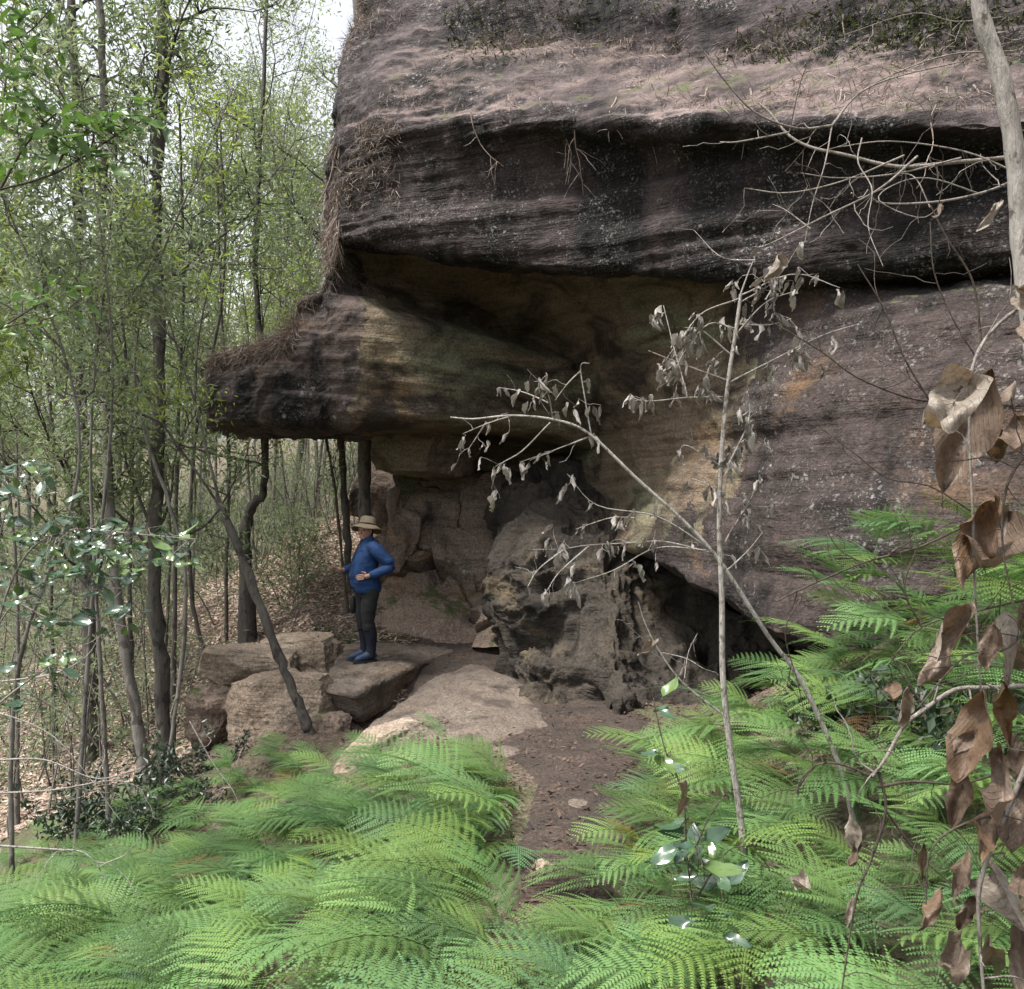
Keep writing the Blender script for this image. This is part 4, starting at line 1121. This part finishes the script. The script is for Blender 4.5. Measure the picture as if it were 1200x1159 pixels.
for pl, rad in [([(1235, 165), (1200, 177), (1130, 180), (1070, 180), (1010, 160), (975, 146), (950, 125), (928, 88), (919, 72)], .009), ([(975, 147), (930, 156), (880, 145), (845, 120), (806, 78)], .005), ([(925, 155), (870, 159), (852, 152)], .004),
                ([(1196, 208), (1150, 228), (1090, 243), (1020, 248), (1001, 236)], .006), ([(1075, 183), (1020, 230), (950, 268), (880, 306), (856, 315)], .005), ([(975, 147), (1010, 105), (1060, 78), (1150, 52)], .005), ([(1060, 182), (1000, 200), (945, 202), (900, 184)], .004),
                ([(1126, 185), (1050, 205), (980, 212), (934, 208)], .004), ([(975, 147), (960, 200), (940, 250), (925, 300)], .003), ([(1010, 162), (995, 200), (1000, 240), (985, 290), (990, 340)], .003), ([(1090, 243), (1080, 200), (1060, 190)], .003),
                ([(1197, 205), (1140, 170), (1060, 150), (1000, 150)], .004), ([(1150, 228), (1085, 215), (1040, 225), (1010, 250), (1050, 275), (1070, 260)], .003), ([(925, 155), (923, 120), (920, 110)], .0025), ([(885, 305), (855, 290), (830, 245)], .003), ([(1188, 60), (1120, 55), (1050, 75), (985, 110)], .004), ([(1175, 20), (1120, 25), (1070, 15), (990, 40)], .003), ([(950, 268), (935, 232), (932, 210)], .003)]:
    q = polyP(pl, 2.75); q = q + np.linspace(0, 1, len(q))[:, None] * np.array([0, r.uniform(-.3, .3), 0])
    m = MB(); m.tube(q - tr[0], np.linspace(rad * .8, rad * .35, len(q)), 6)
    for _ in range(3):
        k = r.integers(2, len(q)); w = wander(q[k], r.normal(size=3) * [1, .5, 1], r.uniform(.06, .22), 7, r, .28)
        m.tube(w - tr[0], np.linspace(rad * .35, .001, 7), 4)
    link('branch', m.mesh('branch', M['twig_grey']), PT)

# tangle of dead twigs with big brown leaves on the right
DT = root('dead_leaf_tangle', 'tangle of thin dark twigs hung with big curled brown leaves', 'dead branch', P(1175, 1250, 1.9))
b0 = np.array(DT.location)
for pl, d, rad in [([(1215, 803), (1160, 806), (1120, 808), (1085, 830), (1060, 850), (1040, 885), (1030, 900), (1022, 910)], 1.9, .0085), ([(1022, 910), (990, 897), (960, 895), (938, 915), (935, 932)], 1.9, .004), ([(1030, 905), (1038, 950), (1020, 1010), (1003, 1055), (985, 1170)], 1.9, .005), ([(1038, 950), (1075, 1000), (1110, 1032)], 1.9, .004),
                ([(1028, 922), (1070, 916), (1135, 917), (1215, 885)], 1.9, .005), ([(1215, 870), (1180, 950), (1150, 1030), (1148, 1100), (1160, 1240)], 1.7, .008), ([(1085, 830), (1060, 795), (1045, 770)], 1.9, .004), ([(1215, 345), (1165, 385), (1140, 430), (1136, 500), (1140, 600), (1143, 700), (1150, 820)], 1.75, .0055), ([(1140, 440), (1090, 470), (1010, 445), (960, 410), (900, 375)], 1.9, .004),
                ([(1090, 470), (1060, 420), (1035, 360), (1005, 310)], 1.9, .0035), ([(1150, 400), (1140, 330), (1110, 280), (1090, 240)], 1.9, .004), ([(1145, 420), (1120, 380), (1095, 320), (1090, 260)], 1.9, .003), ([(1215, 610), (1150, 610), (1080, 640), (1010, 660), (940, 690), (910, 705)], 2.0, .005), ([(1010, 660), (980, 640), (960, 600)], 2.0, .0025), ([(1215, 700), (1150, 715), (1080, 735), (1040, 780)], 1.8, .004),
                ([(1140, 600), (1090, 570), (1040, 560), (1000, 530), (960, 500)], 2.0, .003), ([(1080, 735), (1060, 690), (1075, 640)], 1.8, .003), ([(1180, 950), (1120, 970), (1090, 1000), (1085, 1060)], 1.7, .004), ([(1215, 720), (1180, 760), (1130, 770), (1075, 830)], 1.7, .004), ([(940, 700), (920, 740), (935, 800), (945, 850)], 2.1, .0025), ([(1210, 520), (1180, 570), (1175, 640), (1190, 720)], 1.6, .004)]:
    q = polyP(pl, d)
    m = MB(); m.tube(q - b0, np.linspace(rad * .7, rad * .35, len(q)), 6)
    for _ in range(5):
        k = r.integers(1, len(q)); w = wander(q[k], r.normal(size=3) * [1, .5, 1], r.uniform(.04, .20), 7, r, .28)
        m.tube(w - b0, np.linspace(rad * .3, .0008, 7), 4)
    link('twig', m.mesh('twig', M['twig_dark'] if rad < .0055 else M['twig_grey']), DT)
for (x0, y0, x1, y1, w, k) in [(1138, 443, 1068, 535, 62, 'p'), (1162, 430, 1105, 578, 46, 'b'), (1215, 345, 1165, 352, 34, 'p'), (1215, 365, 1190, 400, 30, 'b'), (1172, 236, 1158, 268, 16, 'p'), (914, 298, 906, 330, 16, 'p'), (1104, 240, 1097, 259, 9, 'b'), (1165, 582, 1120, 662, 58, 'b'), (1182, 600, 1150, 700, 46, 'b'),
        (1188, 448, 1176, 482, 15, 'p'), (1172, 500, 1164, 548, 26, 'p'), (1192, 488, 1196, 545, 26, 'b'), (1132, 708, 1100, 798, 42, 'b'), (1128, 712, 1074, 772, 22, 'p'), (1166, 728, 1155, 792, 26, 'b'), (1178, 718, 1192, 792, 30, 'p'), (1205, 700, 1195, 790, 32, 'b'), (1152, 808, 1135, 912, 34, 'b'), (1142, 856, 1112, 892, 20, 'b'),
        (1172, 880, 1165, 962, 40, 'b'), (1192, 862, 1186, 925, 26, 'b'), (1132, 898, 1118, 962, 20, 'b'), (1156, 948, 1150, 1014, 36, 'b'), (1198, 915, 1190, 1012, 34, 'b'), (1132, 1000, 1116, 1062, 26, 'b'), (1162, 1018, 1172, 1072, 40, 'p'), (1102, 1044, 1094, 1082, 22, 'b'), (1142, 1050, 1122, 1094, 24, 'b'), (1126, 1098, 1106, 1175, 42, 'b'), (1192, 1078, 1196, 1170, 34, 'b'),
        (1160, 1100, 1166, 1165, 30, 'p'), (1064, 806, 1056, 862, 16, 'p'), (1045, 798, 1047, 832, 14, 'b'), (996, 952, 1000, 1012, 20, 'p'), (1008, 985, 998, 1020, 16, 'b'), (938, 1028, 946, 1056, 24, 'p'), (1082, 984, 1080, 1036, 10, 'b'), (1000, 1048, 990, 1092, 10, 'p'), (1208, 1010, 1190, 1080, 30, 'b'), (1175, 800, 1182, 870, 28, 'b'), (768, 750, 760, 762, 16, 'p'), (802, 915, 804, 950, 15, 'p')]:
    d = 1.62 + .25 * r.random() if x0 > 1050 else 1.95
    me = BIGB[r.integers(5)] if k == 'b' else BIGP[r.integers(3)]
    put_leaf(DT, 'dead_leaf', me, P(x0, y0, d), P(x1, y1, d - .03 + .08 * r.normal()), w / F * d * .80, r)

# ------------------------------------------------------------------ shrubs and leafy sprays on the left
def leafy(name, label, cat, base, stems, clusters, d, meshes, lpx, seed, mat, rad=.006, stemname='stem'):
    r = np.random.default_rng(seed)
    b = np.asarray(base, float)
    t = root(name, label, cat, b)
    allp = []
    for pl in stems:
        q = polyP(pl, d); allp.append(q)
        m = MB(); m.tube(q - b, np.linspace(rad, rad * .35, len(q)), 5)
        link(stemname, m.mesh(stemname, mat), t)
    allp = np.concatenate(allp)
    for (cx, cy, rx, ry, n) in clusters:
        tw = MB()
        for _ in range(n):
            a = P(cx + r.normal() * rx * .55, cy + r.normal() * ry * .55, d + r.normal() * .22)
            ln = r.uniform(*lpx) / F * d
            dr = np.array([r.normal(), r.normal() * .7, -.15 + .45 * r.normal()]); dr /= np.linalg.norm(dr)
            put_leaf(t, 'leaf', meshes[r.integers(len(meshes))], a, a + dr * ln, ln * r.uniform(.38, .5), r, (.0, -.5, 1.2))
            k = np.argmin(((allp - a) ** 2).sum(1)); c = P(cx, cy, d)
            if r.random() < .5: tw.tube(np.array([allp[k], (allp[k] + a) / 2 + r.normal(size=3) * .02, a]) - b, [rad * .4, rad * .3, .0012], 3)
        if tw.n: link('twig', tw.mesh('twig', mat), t, kind='stuff')
    return t
gz = lambda px, d: P(px, 579.5, d)[:2]
sx, sy = gz(-30, 4.6)
leafy('glossy_shrub', 'shrub with shiny dark oval leaves reflecting the sky, in front of the slim trunks', 'shrub', (sx, sy, float(height(sx, sy)) - .05),
      [[(-30, 1140), (-25, 900), (-10, 760), (20, 705), (70, 697), (120, 690), (165, 690)], [(-12, 770), (10, 690), (40, 640), (90, 620), (150, 625), (230, 632)], [(-15, 790), (-5, 650), (15, 580), (30, 540)], [(20, 705), (60, 725), (110, 725), (150, 735)], [(-20, 840), (30, 800), (70, 775)]],
      [(20, 575, 45, 50, 60), (75, 625, 60, 26, 48), (150, 640, 60, 24, 56), (100, 668, 70, 26, 52), (30, 680, 40, 40, 26), (85, 728, 70, 20, 30), (205, 640, 30, 20, 12), (30, 790, 40, 30, 16), (70, 775, 20, 14, 8)], 4.6, GLO, (14, 27), 951, M['twig_grey'], .007)
sx, sy = gz(-90, 4.8)
leafy('overhanging_bough', 'bough of broad fresh green leaves reaching in over the slim trunks', 'bough', P(-90, 240, 4.8),
      [[(-90, 240), (0, 222), (60, 205), (100, 182), (150, 150), (195, 128)], [(0, 222), (30, 170), (70, 130), (120, 110)], [(60, 205), (90, 160), (140, 135)], [(-90, 100), (-20, 60), (30, 40), (60, 10)]],
      [(60, 150, 55, 35, 70), (140, 140, 45, 22, 46), (110, 180, 40, 18, 22), (20, 120, 40, 50, 36), (15, 40, 40, 50, 60), (30, 200, 35, 16, 18)], 4.8, LUS, (15, 28), 953, M['twig_dark'], .008, 'branch')
sx, sy = gz(50, 5.2)
leafy('low_bough', 'small leafy bough of fresh green leaves above the shiny-leaved shrub', 'bough', P(-80, 420, 5.2),
      [[(-80, 420), (0, 385), (60, 372), (110, 340)], [(0, 385), (40, 360), (60, 350)]], [(50, 365, 50, 22, 30), (20, 390, 26, 16, 12), (80, 335, 30, 16, 12)], 5.2, LUS, (14, 24), 955, M['twig_dark'], .006, 'branch')
sx, sy = gz(815, 3.1)
leafy('glossy_seedling', 'seedling with broad bluish glossy leaves among the ferns at the dead sapling\'s foot', 'plant', (sx, sy, float(height(sx, sy)) - .05),
      [[(815, 1180), (812, 1080), (805, 1000), (800, 930), (780, 880), (770, 840), (762, 800)], [(808, 1010), (830, 960), (850, 930)], [(812, 1060), (850, 1000), (880, 990)]],
      [(775, 890, 16, 16, 6), (810, 985, 30, 36, 12), (840, 1050, 40, 40, 14), (800, 1090, 36, 30, 10), (770, 825, 10, 10, 4)], 3.1, GLO, (24, 46), 957, M['twig_dark'], .004)
# dark dense shrub between the fern bed and the slim trunks
def small_shrub(name, label, px, py, d, w, h, n, ll, lw, mat, seed, ns=14):
    r = np.random.default_rng(seed)
    c = P(px, py, d); g = float(height(c[0], c[1]))
    t = root(name, label, 'shrub', (c[0], c[1], g - .04))
    m = MB(); C, D = [], []
    for _ in range(ns):
        s = wander((r.normal() * w * .12, r.normal() * w * .12, 0), (r.normal() * .8, r.normal() * .8, 1.0), h * r.uniform(.6, 1.2), 7, r, .22, .02)
        m.tube(s, np.linspace(.006, .002, 7), 4)
        k = n // ns
        f = r.uniform(1.5, 6, k); i = np.minimum(f.astype(int), 5)
        C.append(s[i] + (s[i + 1] - s[i]) * (f - i)[:, None] + r.normal(size=(k, 3)) * .07 * h); D.append(r.normal(size=(k, 3)) + [0, 0, -.1])
    link('stems', m.mesh('stems', M['twig_dark']), t)
    C, D = np.concatenate(C), np.concatenate(D)
    link('foliage', mesh_np('foliage', *kites(C, D, ll * r.uniform(.6, 1.3, len(C)), lw * r.uniform(.7, 1.3, len(C)), r=r), M[mat]), t)
    return t
M['deep'] = leaf_mat('deep_green_leaf', [(.022, .038, .024), (.032, .052, .030), (.028, .045, .034), (.045, .07, .03)], .2, .4, .5, objrand=False)
M['fresh'] = leaf_mat('fresh_green_leaf', [(.05, .09, .028), (.07, .12, .035), (.04, .075, .03)], .3, .5, .4, objrand=False)
small_shrub('dark_shrub', 'dense blackish-green shrub at the foot of the tall straight tree', 185, 930, 7.6, .9, .75, 1500, .065, .026, 'deep', 961, 22)
small_shrub('dark_shrub', 'dark bushy shrub beside the rounded dark boulder', 228, 905, 8.4, .7, .55, 1000, .06, .024, 'deep', 962, 18)
small_shrub('dark_shrub', 'loose dark shrub at the fern bed\'s edge below the shiny-leaved shrub', 100, 900, 8.0, .9, .7, 1100, .07, .028, 'deep', 963, 18)
small_shrub('ground_fern_clump', 'low mound of dark green leaves on the litter beside the person\'s legs', 372, 722, 11.6, 1.1, .34, 2200, .06, .016, 'fresh', 964, 26)
small_shrub('ground_fern_clump', 'small green tuft at the foot of the leaning back slab', 492, 668, 11.9, .4, .25, 500, .06, .012, 'fresh', 965, 14)
small_shrub('bush', 'leafy bush hanging under the ledge beside the crooked tree', 345, 585, 14.0, 1.6, 1.9, 1500, .09, .028, 'gum', 966, 22)
small_shrub('dark_shrub', 'dark glossy undergrowth at the foot of the lichened wall among the ferns', 985, 785, 4.9, .6, .4, 700, .06, .03, 'deep', 968, 14)
small_shrub('dark_shrub', 'dark undergrowth behind the big brown leaves', 1090, 790, 4.0, .7, .5, 700, .06, .03, 'deep', 969, 14)
# bare fallen twigs at the left edge of the fern bed
r = np.random.default_rng(97)
for i, (pl, d, lab) in enumerate([([(-20, 892), (50, 890), (110, 912), (150, 905), (170, 898)], 5.2, 'bare curved twig arching over the left fern bed'), ([(-20, 930), (60, 926), (130, 915), (165, 925), (172, 950)], 5.0, 'bare hooked twig lying over the left fern bed'), ([(-20, 830), (40, 850), (80, 880), (140, 960)], 5.4, 'thin bare twig slanting down behind the left fern bed'),
                               ([(222, 845), (250, 895), (275, 930), (285, 965)], 6.6, 'slanting bare stick standing in the ferns beside the dark boulder'), ([(-10, 800), (60, 790), (100, 770), (120, 740)], 5.6, 'forked bare twig below the shiny-leaved shrub'), ([(-20, 990), (60, 995), (100, 1000), (125, 1030)], 4.2, 'pale bare twig resting on the fronds of the left bed')]):
    q = polyP(pl, d); b = q[0].copy()
    m = MB(); m.tube(q - b, np.linspace(.006, .002, len(q)), 5)
    for _ in range(5):
        k = r.integers(1, len(q)); w = wander(q[k], r.normal(size=3) * [1, .6, .7], r.uniform(.1, .4), 8, r, .25)
        m.tube(w - b, np.linspace(.003, .001, 8), 4)
    link('bare_twig', m.mesh('bare_twig', M['twig_white']), None, lab, 'twig', None, None, b)

# ------------------------------------------------------------------ the person
def simple_mat(name, col, rough=.8, spec=.3, bump=0, bs=40, var=.35):
    t = NT(name); co = t.n('TexCoord').outputs['Object']
    c = t.mix(var, col, t.ramp(t.noise(co, 14, 4, .6), [(.3, .5), (.5, 1), (.7, 1.4)]), 'MULTIPLY')
    nb = t.bump(t.noise(co, bs, 4, .6), .6, bump) if bump else None
    return t.done(t.bsdf(c, rough, nb, spec))
M['skin'] = simple_mat('skin', (.30, .17, .125), .6, .4)
M['jacket'] = simple_mat('blue_jacket', (.007, .032, .105), .7, .3, .03, 16)
M['trousers'] = simple_mat('olive_trousers', (.017, .018, .019), .85, .2, .02, 18)
M['gaiter'] = simple_mat('navy_gaiter', (.008, .010, .019), .75, .25, .02, 20)
M['boot'] = simple_mat('blue_boot', (.010, .026, .062), .6, .35)
M['sole'] = simple_mat('boot_sole', (.02, .02, .022), .9)
M['hat'] = simple_mat('cream_hat', (.17, .138, .098), .9, .1, .01, 60)
M['hair'] = simple_mat('brown_hair', (.03, .02, .015), .6)
M['black'] = simple_mat('black_nylon', (.008, .008, .010), .6)
def skin(verts, edges, radii, sub=2):
    me = bpy.data.meshes.new('skeleton')
    me.from_pydata([tuple(v) for v in verts], edges, [])
    o = bpy.data.objects.new('skeleton', me); COL.objects.link(o)
    o.modifiers.new('Skin', 'SKIN')
    md = o.modifiers.new('Sub', 'SUBSURF'); md.levels = sub; md.render_levels = sub
    for i, rr in enumerate(radii):
        v = me.skin_vertices[0].data[i]
        v.radius = (rr, rr) if np.isscalar(rr) else rr
        v.use_root = (i == 0)
    dg = bpy.context.evaluated_depsgraph_get()
    dg.update()
    ev = o.evaluated_get(dg)
    m2 = bpy.data.meshes.new_from_object(ev)
    n = len(m2.vertices); co = np.zeros(n * 3, np.float32); m2.vertices.foreach_get('co', co)
    F4 = [tuple(p.vertices) for p in m2.polygons]
    bpy.data.objects.remove(o); bpy.data.meshes.remove(m2); bpy.data.meshes.remove(me)
    return co.reshape(-1, 3).astype(float), F4
def poly_mesh(name, V, faces, mat, smooth=True):
    me = bpy.data.meshes.new(name)
    me.from_pydata([tuple(v) for v in V], [], faces)
    me.polygons.foreach_set('use_smooth', [smooth] * len(me.polygons))
    me.materials.append(mat)
    return me
def crumple(vq, amp, f, seed):
    v, q = vq
    v = np.asarray(v); c = v.mean(0)
    d = (v - c) * [1, 1, .15]; d /= np.linalg.norm(d, axis=1, keepdims=True) + 1e-9
    return v + d * (amp * fbm(v * f, 3, .6, seed=seed, ridged=True))[:, None], q
def join(parts):
    V, Fc, n = [], [], 0
    for v, f in parts:
        V.append(np.asarray(v)); Fc += [tuple(int(i) + n for i in q) for q in f]; n += len(v)
    return np.concatenate(V), Fc
# x forward, y to the person's left, z up
Lw, Rw = np.array([.045, .215, 1.00]), np.array([.245, -.17, 1.04])
def rings(prof, n=22, pw=2.3):
    # stacked super-elliptic rings: (x, y, z, half depth, half width)
    th = np.linspace(0, 2 * np.pi, n, endpoint=False)
    cx, sy_ = np.cos(th), np.sin(th)
    ex = np.sign(cx) * np.abs(cx) ** (2 / pw); ey = np.sign(sy_) * np.abs(sy_) ** (2 / pw)
    V = cr(np.array([np.stack([x + a * ex, y + b * ey, np.full(n, z)], -1) for x, y, z, a, b in prof]), 5 * len(prof))
    k = len(V); idx = np.arange(k * n).reshape(k, n); nx = np.roll(idx, -1, 1)
    Q = [tuple(q) for q in np.stack([idx[:-1], nx[:-1], nx[1:], idx[1:]], -1).reshape(-1, 4)]
    V = V * [.88, .84, 1]
    return V.reshape(-1, 3), Q + [tuple(idx[0][::-1]), tuple(idx[-1])]
def limb(pts, radii, n=14, k=24):
    p = cr(np.array(pts, float), k); rr = cr(np.array(radii, float)[:, None], k)[:, 0]
    v, q = tube(p, rr * .92, n)
    return v, [tuple(x) for x in q] + [tuple(range(n))[::-1], tuple(range((k - 1) * n, k * n))]
sk_v = [(0, 0, .90), (.03, 0, 1.05), (.0, 0, 1.25), (-.01, 0, 1.34), (.005, 0, 1.40), (.015, 0, 1.46),
        (0, .09, .86), (.02, .09, .48), (-.02, .09, .09), (.10, .095, .05), (0, -.09, .86), (.03, -.085, .48), (.0, -.085, .09), (.12, -.085, .05),
        (-.02, .15, 1.32), (-.17, .26, 1.12), (.045, .215, 1.00), (.11, .185, .985), (-.02, -.15, 1.32), (.04, -.23, 1.09), (.245, -.17, 1.04), (.31, -.15, 1.06)]
sk_e = [(0, 1), (1, 2), (2, 3), (3, 4), (4, 5), (0, 6), (6, 7), (7, 8), (8, 9), (0, 10), (10, 11), (11, 12), (12, 13), (3, 14), (14, 15), (15, 16), (16, 17), (3, 18), (18, 19), (19, 20), (20, 21)]
sk_r = [.10, .11, .10, .07, .05, .05, .06, .045, .03, .03, .06, .045, .03, .03, .045, .035, .026, .030, .045, .035, .026, .030]
bodyparts = [skin(sk_v, sk_e, sk_r)]
def fingers(base, fwd, sidev, curl):
    fwd = np.array(fwd, float); fwd /= np.linalg.norm(fwd); sidev = np.array(sidev, float); sidev /= np.linalg.norm(sidev)
    nrm = np.cross(fwd, sidev)
    for k, L in enumerate([.068, .078, .072, .056]):
        a = base + sidev * (k - 1.5) * .017
        p1 = a + fwd * L * .5; p2 = p1 + (fwd + nrm * curl) / np.linalg.norm(fwd + nrm * curl) * L * .3; p3 = p2 + (fwd * .6 + nrm * curl * 1.6) * L * .2
        v, q = tube([a - fwd * .02, p1, p2, p3], [.009, .0085, .0075, .005], 6); bodyparts.append((v, q))
    a = base - fwd * .045 - sidev * .03
    v, q = tube([a, a - sidev * .022 + fwd * .025, a - sidev * .03 + fwd * .055], [.011, .0095, .006], 6); bodyparts.append((v, q))
fingers(np.array([.125, .172, .985]), (.9, -.25, -.12), (.1, .25, -1), -.35)
fingers(np.array([.325, -.148, 1.068]), (.9, .2, .3), (.1, 1, .1), .4)
# face: turned a little towards the camera
hc = np.array([.03, 0, 1.50]); fa = .7
fdir = np.array([math.cos(fa), math.sin(fa), 0]); fs = np.array([-math.sin(fa), math.cos(fa), 0])
def lump(c, rx, ry, rz):
    V, Q = CS[14] if False else cube_sphere(6)
    V = V / np.linalg.norm(V, axis=1, keepdims=True)
    B = np.stack([fdir, fs, [0, 0, 1]])
    return (V * [rx, ry, rz]) @ B + c, Q
bodyparts += [lump(hc, .092, .074, .112), lump(hc + fdir * .092 + [0, 0, -.01], .02, .012, .022), lump(hc + fdir * .080 + [0, 0, -.055], .010, .024, .007), lump(hc + fdir * .05 + [0, 0, -.080], .034, .032, .024),
              lump(hc + fs * .075 + [0, 0, -.005], .018, .010, .028), lump(hc - fs * .075 + [0, 0, -.005], .018, .010, .028)]
PX, PYY = -1.66, 10.2
PE = root('person', 'person in blue jacket and tan brimmed hat standing on the slab, hand on hip', 'person', (PX, PYY, .035), None, math.radians(180 + 28))
link('body', poly_mesh('body', *join(bodyparts), M['skin']), PE)
ey = link('eyes', poly_mesh('eyes', *join([lump(hc + fdir * .083 + fs * .031 + [0, 0, .008], .009, .012, .008), lump(hc + fdir * .083 - fs * .031 + [0, 0, .008], .009, .012, .008)]), M['black']), PE)
hv, hf = lump(hc + [0, 0, .012] - fdir * .030, .080, .084, .108)
link('hair', poly_mesh('hair', hv, hf, M['hair']), PE)
# jacket
jparts = [rings([(.005, 0, .80, .168, .192), (.020, 0, .86, .178, .198), (.040, 0, .95, .188, .200), (.046, 0, 1.05, .180, .192), (.040, 0, 1.16, .162, .188), (.015, 0, 1.26, .132, .190), (-.005, 0, 1.335, .105, .165), (-.008, 0, 1.385, .080, .105), (.002, 0, 1.42, .064, .066), (.008, 0, 1.44, .058, .06)]),
          limb([(-.015, .12, 1.325), (-.035, .185, 1.29), (-.10, .245, 1.20), (-.165, .285, 1.11), (-.10, .272, 1.06), (-.02, .245, 1.025), (.04, .220, 1.005)], [.075, .082, .074, .068, .064, .056, .044]),
          limb([(-.015, -.12, 1.325), (-.02, -.185, 1.29), (.01, -.225, 1.19), (.045, -.24, 1.09), (.12, -.22, 1.06), (.225, -.175, 1.038)], [.075, .082, .072, .064, .056, .044])]
jk = link('jacket', poly_mesh('jacket', *join([crumple(q, .020, [10, 10, 16], 5 + i) for i, q in enumerate(jparts)]), M['jacket']), PE)
zp = MB(); zp.tube(cr(np.array([(.068, .012, 1.43), (.148, .03, 1.27), (.206, .04, 1.14), (.246, .04, 1.0), (.228, .04, .90), (.16, .04, .80)]), 14), .006, 4)
link('zip', zp.mesh('zip', M['black']), jk)
tparts = [rings([(.0, 0, .74, .11, .160), (-.012, 0, .80, .135, .172), (-.010, 0, .88, .132, .172), (.0, 0, .98, .11, .16)]),
          limb([(-.005, .085, .86), (.0, .090, .78), (.018, .09, .62), (.025, .09, .48), (.010, .09, .37)], [.090, .104, .090, .074, .070]),
          limb([(-.005, -.085, .86), (.01, -.088, .78), (.03, -.086, .62), (.038, -.085, .48), (.022, -.085, .37)], [.090, .104, .090, .074, .070])]
link('trousers', poly_mesh('trousers', *join([crumple(q, .014, [9, 9, 13], 25 + i) for i, q in enumerate(tparts)]), M['trousers']), PE)
for s, dx in ((.09, 0), (-.085, .015)):
    v, q = limb([(.014 + dx, s, .44), (-.005 + dx, s, .32), (-.012 + dx, s, .18), (.005 + dx, s, .05)], [.074, .076, .062, .064])
    link('gaiter', poly_mesh('gaiter', v, q, M['gaiter']), PE)
    v, q = limb([(-.062 + dx, s, .05), (-.045 + dx, s, .07), (.01 + dx, s, .085), (.08 + dx, s * 1.03, .062), (.15 + dx, s * 1.06, .046), (.185 + dx, s * 1.07, .036)], [.02, .046, .058, .050, .040, .018])
    v[:, 2] = np.maximum(v[:, 2], .022)
    bt = link('boot', poly_mesh('boot', v, q, M['boot']), PE)
    n = 20; th = np.linspace(0, 2 * np.pi, n, endpoint=False)
    ring = np.stack([.062 + dx + .145 * np.cos(th), s * 1.03 + .05 * np.sin(th) * (1 + .12 * np.cos(th)), np.zeros(n)], -1)
    V = np.concatenate([ring, ring + [0, 0, .03]]); fc = [tuple(range(n))[::-1], tuple(range(n, 2 * n))] + [(i, (i + 1) % n, n + (i + 1) % n, n + i) for i in range(n)]
    link('sole', poly_mesh('sole', V, fc, M['sole'], False), bt)
# brimmed hat
prof = [(.001, .115), (.06, .112), (.088, .090), (.098, .045), (.102, .012), (.125, .000), (.165, -.028), (.180, -.045), (.178, -.050), (.160, -.034), (.12, -.008), (.098, .004)]
n = 28; th = np.linspace(0, 2 * np.pi, n, endpoint=False)
R_ = np.array([[(rr * np.cos(a), rr * .96 * np.sin(a), z + .012 * np.sin(3 * a + 1) * (rr / .18) ** 2) for a in th] for rr, z in prof])
idx = np.arange(len(prof) * n).reshape(-1, n); nx = np.roll(idx, -1, 1)
Q = np.stack([idx[:-1], nx[:-1], nx[1:], idx[1:]], -1).reshape(-1, 4)
hatm = poly_mesh('hat', R_.reshape(-1, 3), [tuple(int(i) for i in q) for q in Q], M['hat'])
hat = link('hat', hatm, PE, loc=hc + np.array([-.03, -.012, .050]), rot=(.16, -.20, 0))
v, q = tube([(0, .100 * math.sin(a), .0) for a in (0, 1)], .001, 3)
m = MB(); ring = np.array([(.103 * math.cos(a), .099 * math.sin(a), .018) for a in np.linspace(0, 2 * np.pi, 30)]); m.tube(ring, .008, 5)
link('hat_band', m.mesh('hat_band', M['trousers']), hat)
# pouch hanging by a strap from the far hand
m = MB(); m.tube([(0, 0, 0), (.0, 0, -.04), (.0, 0, -.17), (.0, 0, -.20)], [.012, .034, .036, .02], 10)
PO = root('hanging_pouch', 'slim black pouch hanging on a pale strap in front of the person\'s thigh', 'pouch', (PX - .18, PYY + .06, .035 + .74))
link('pouch_body', m.mesh('pouch_body', M['black']), PO)
m = MB(); m.tube([(.0, 0, -.01), (.03, 0, .12), (.06, -.01, .22)], .006, 5)
link('strap', m.mesh('strap', M['hat']), PO)
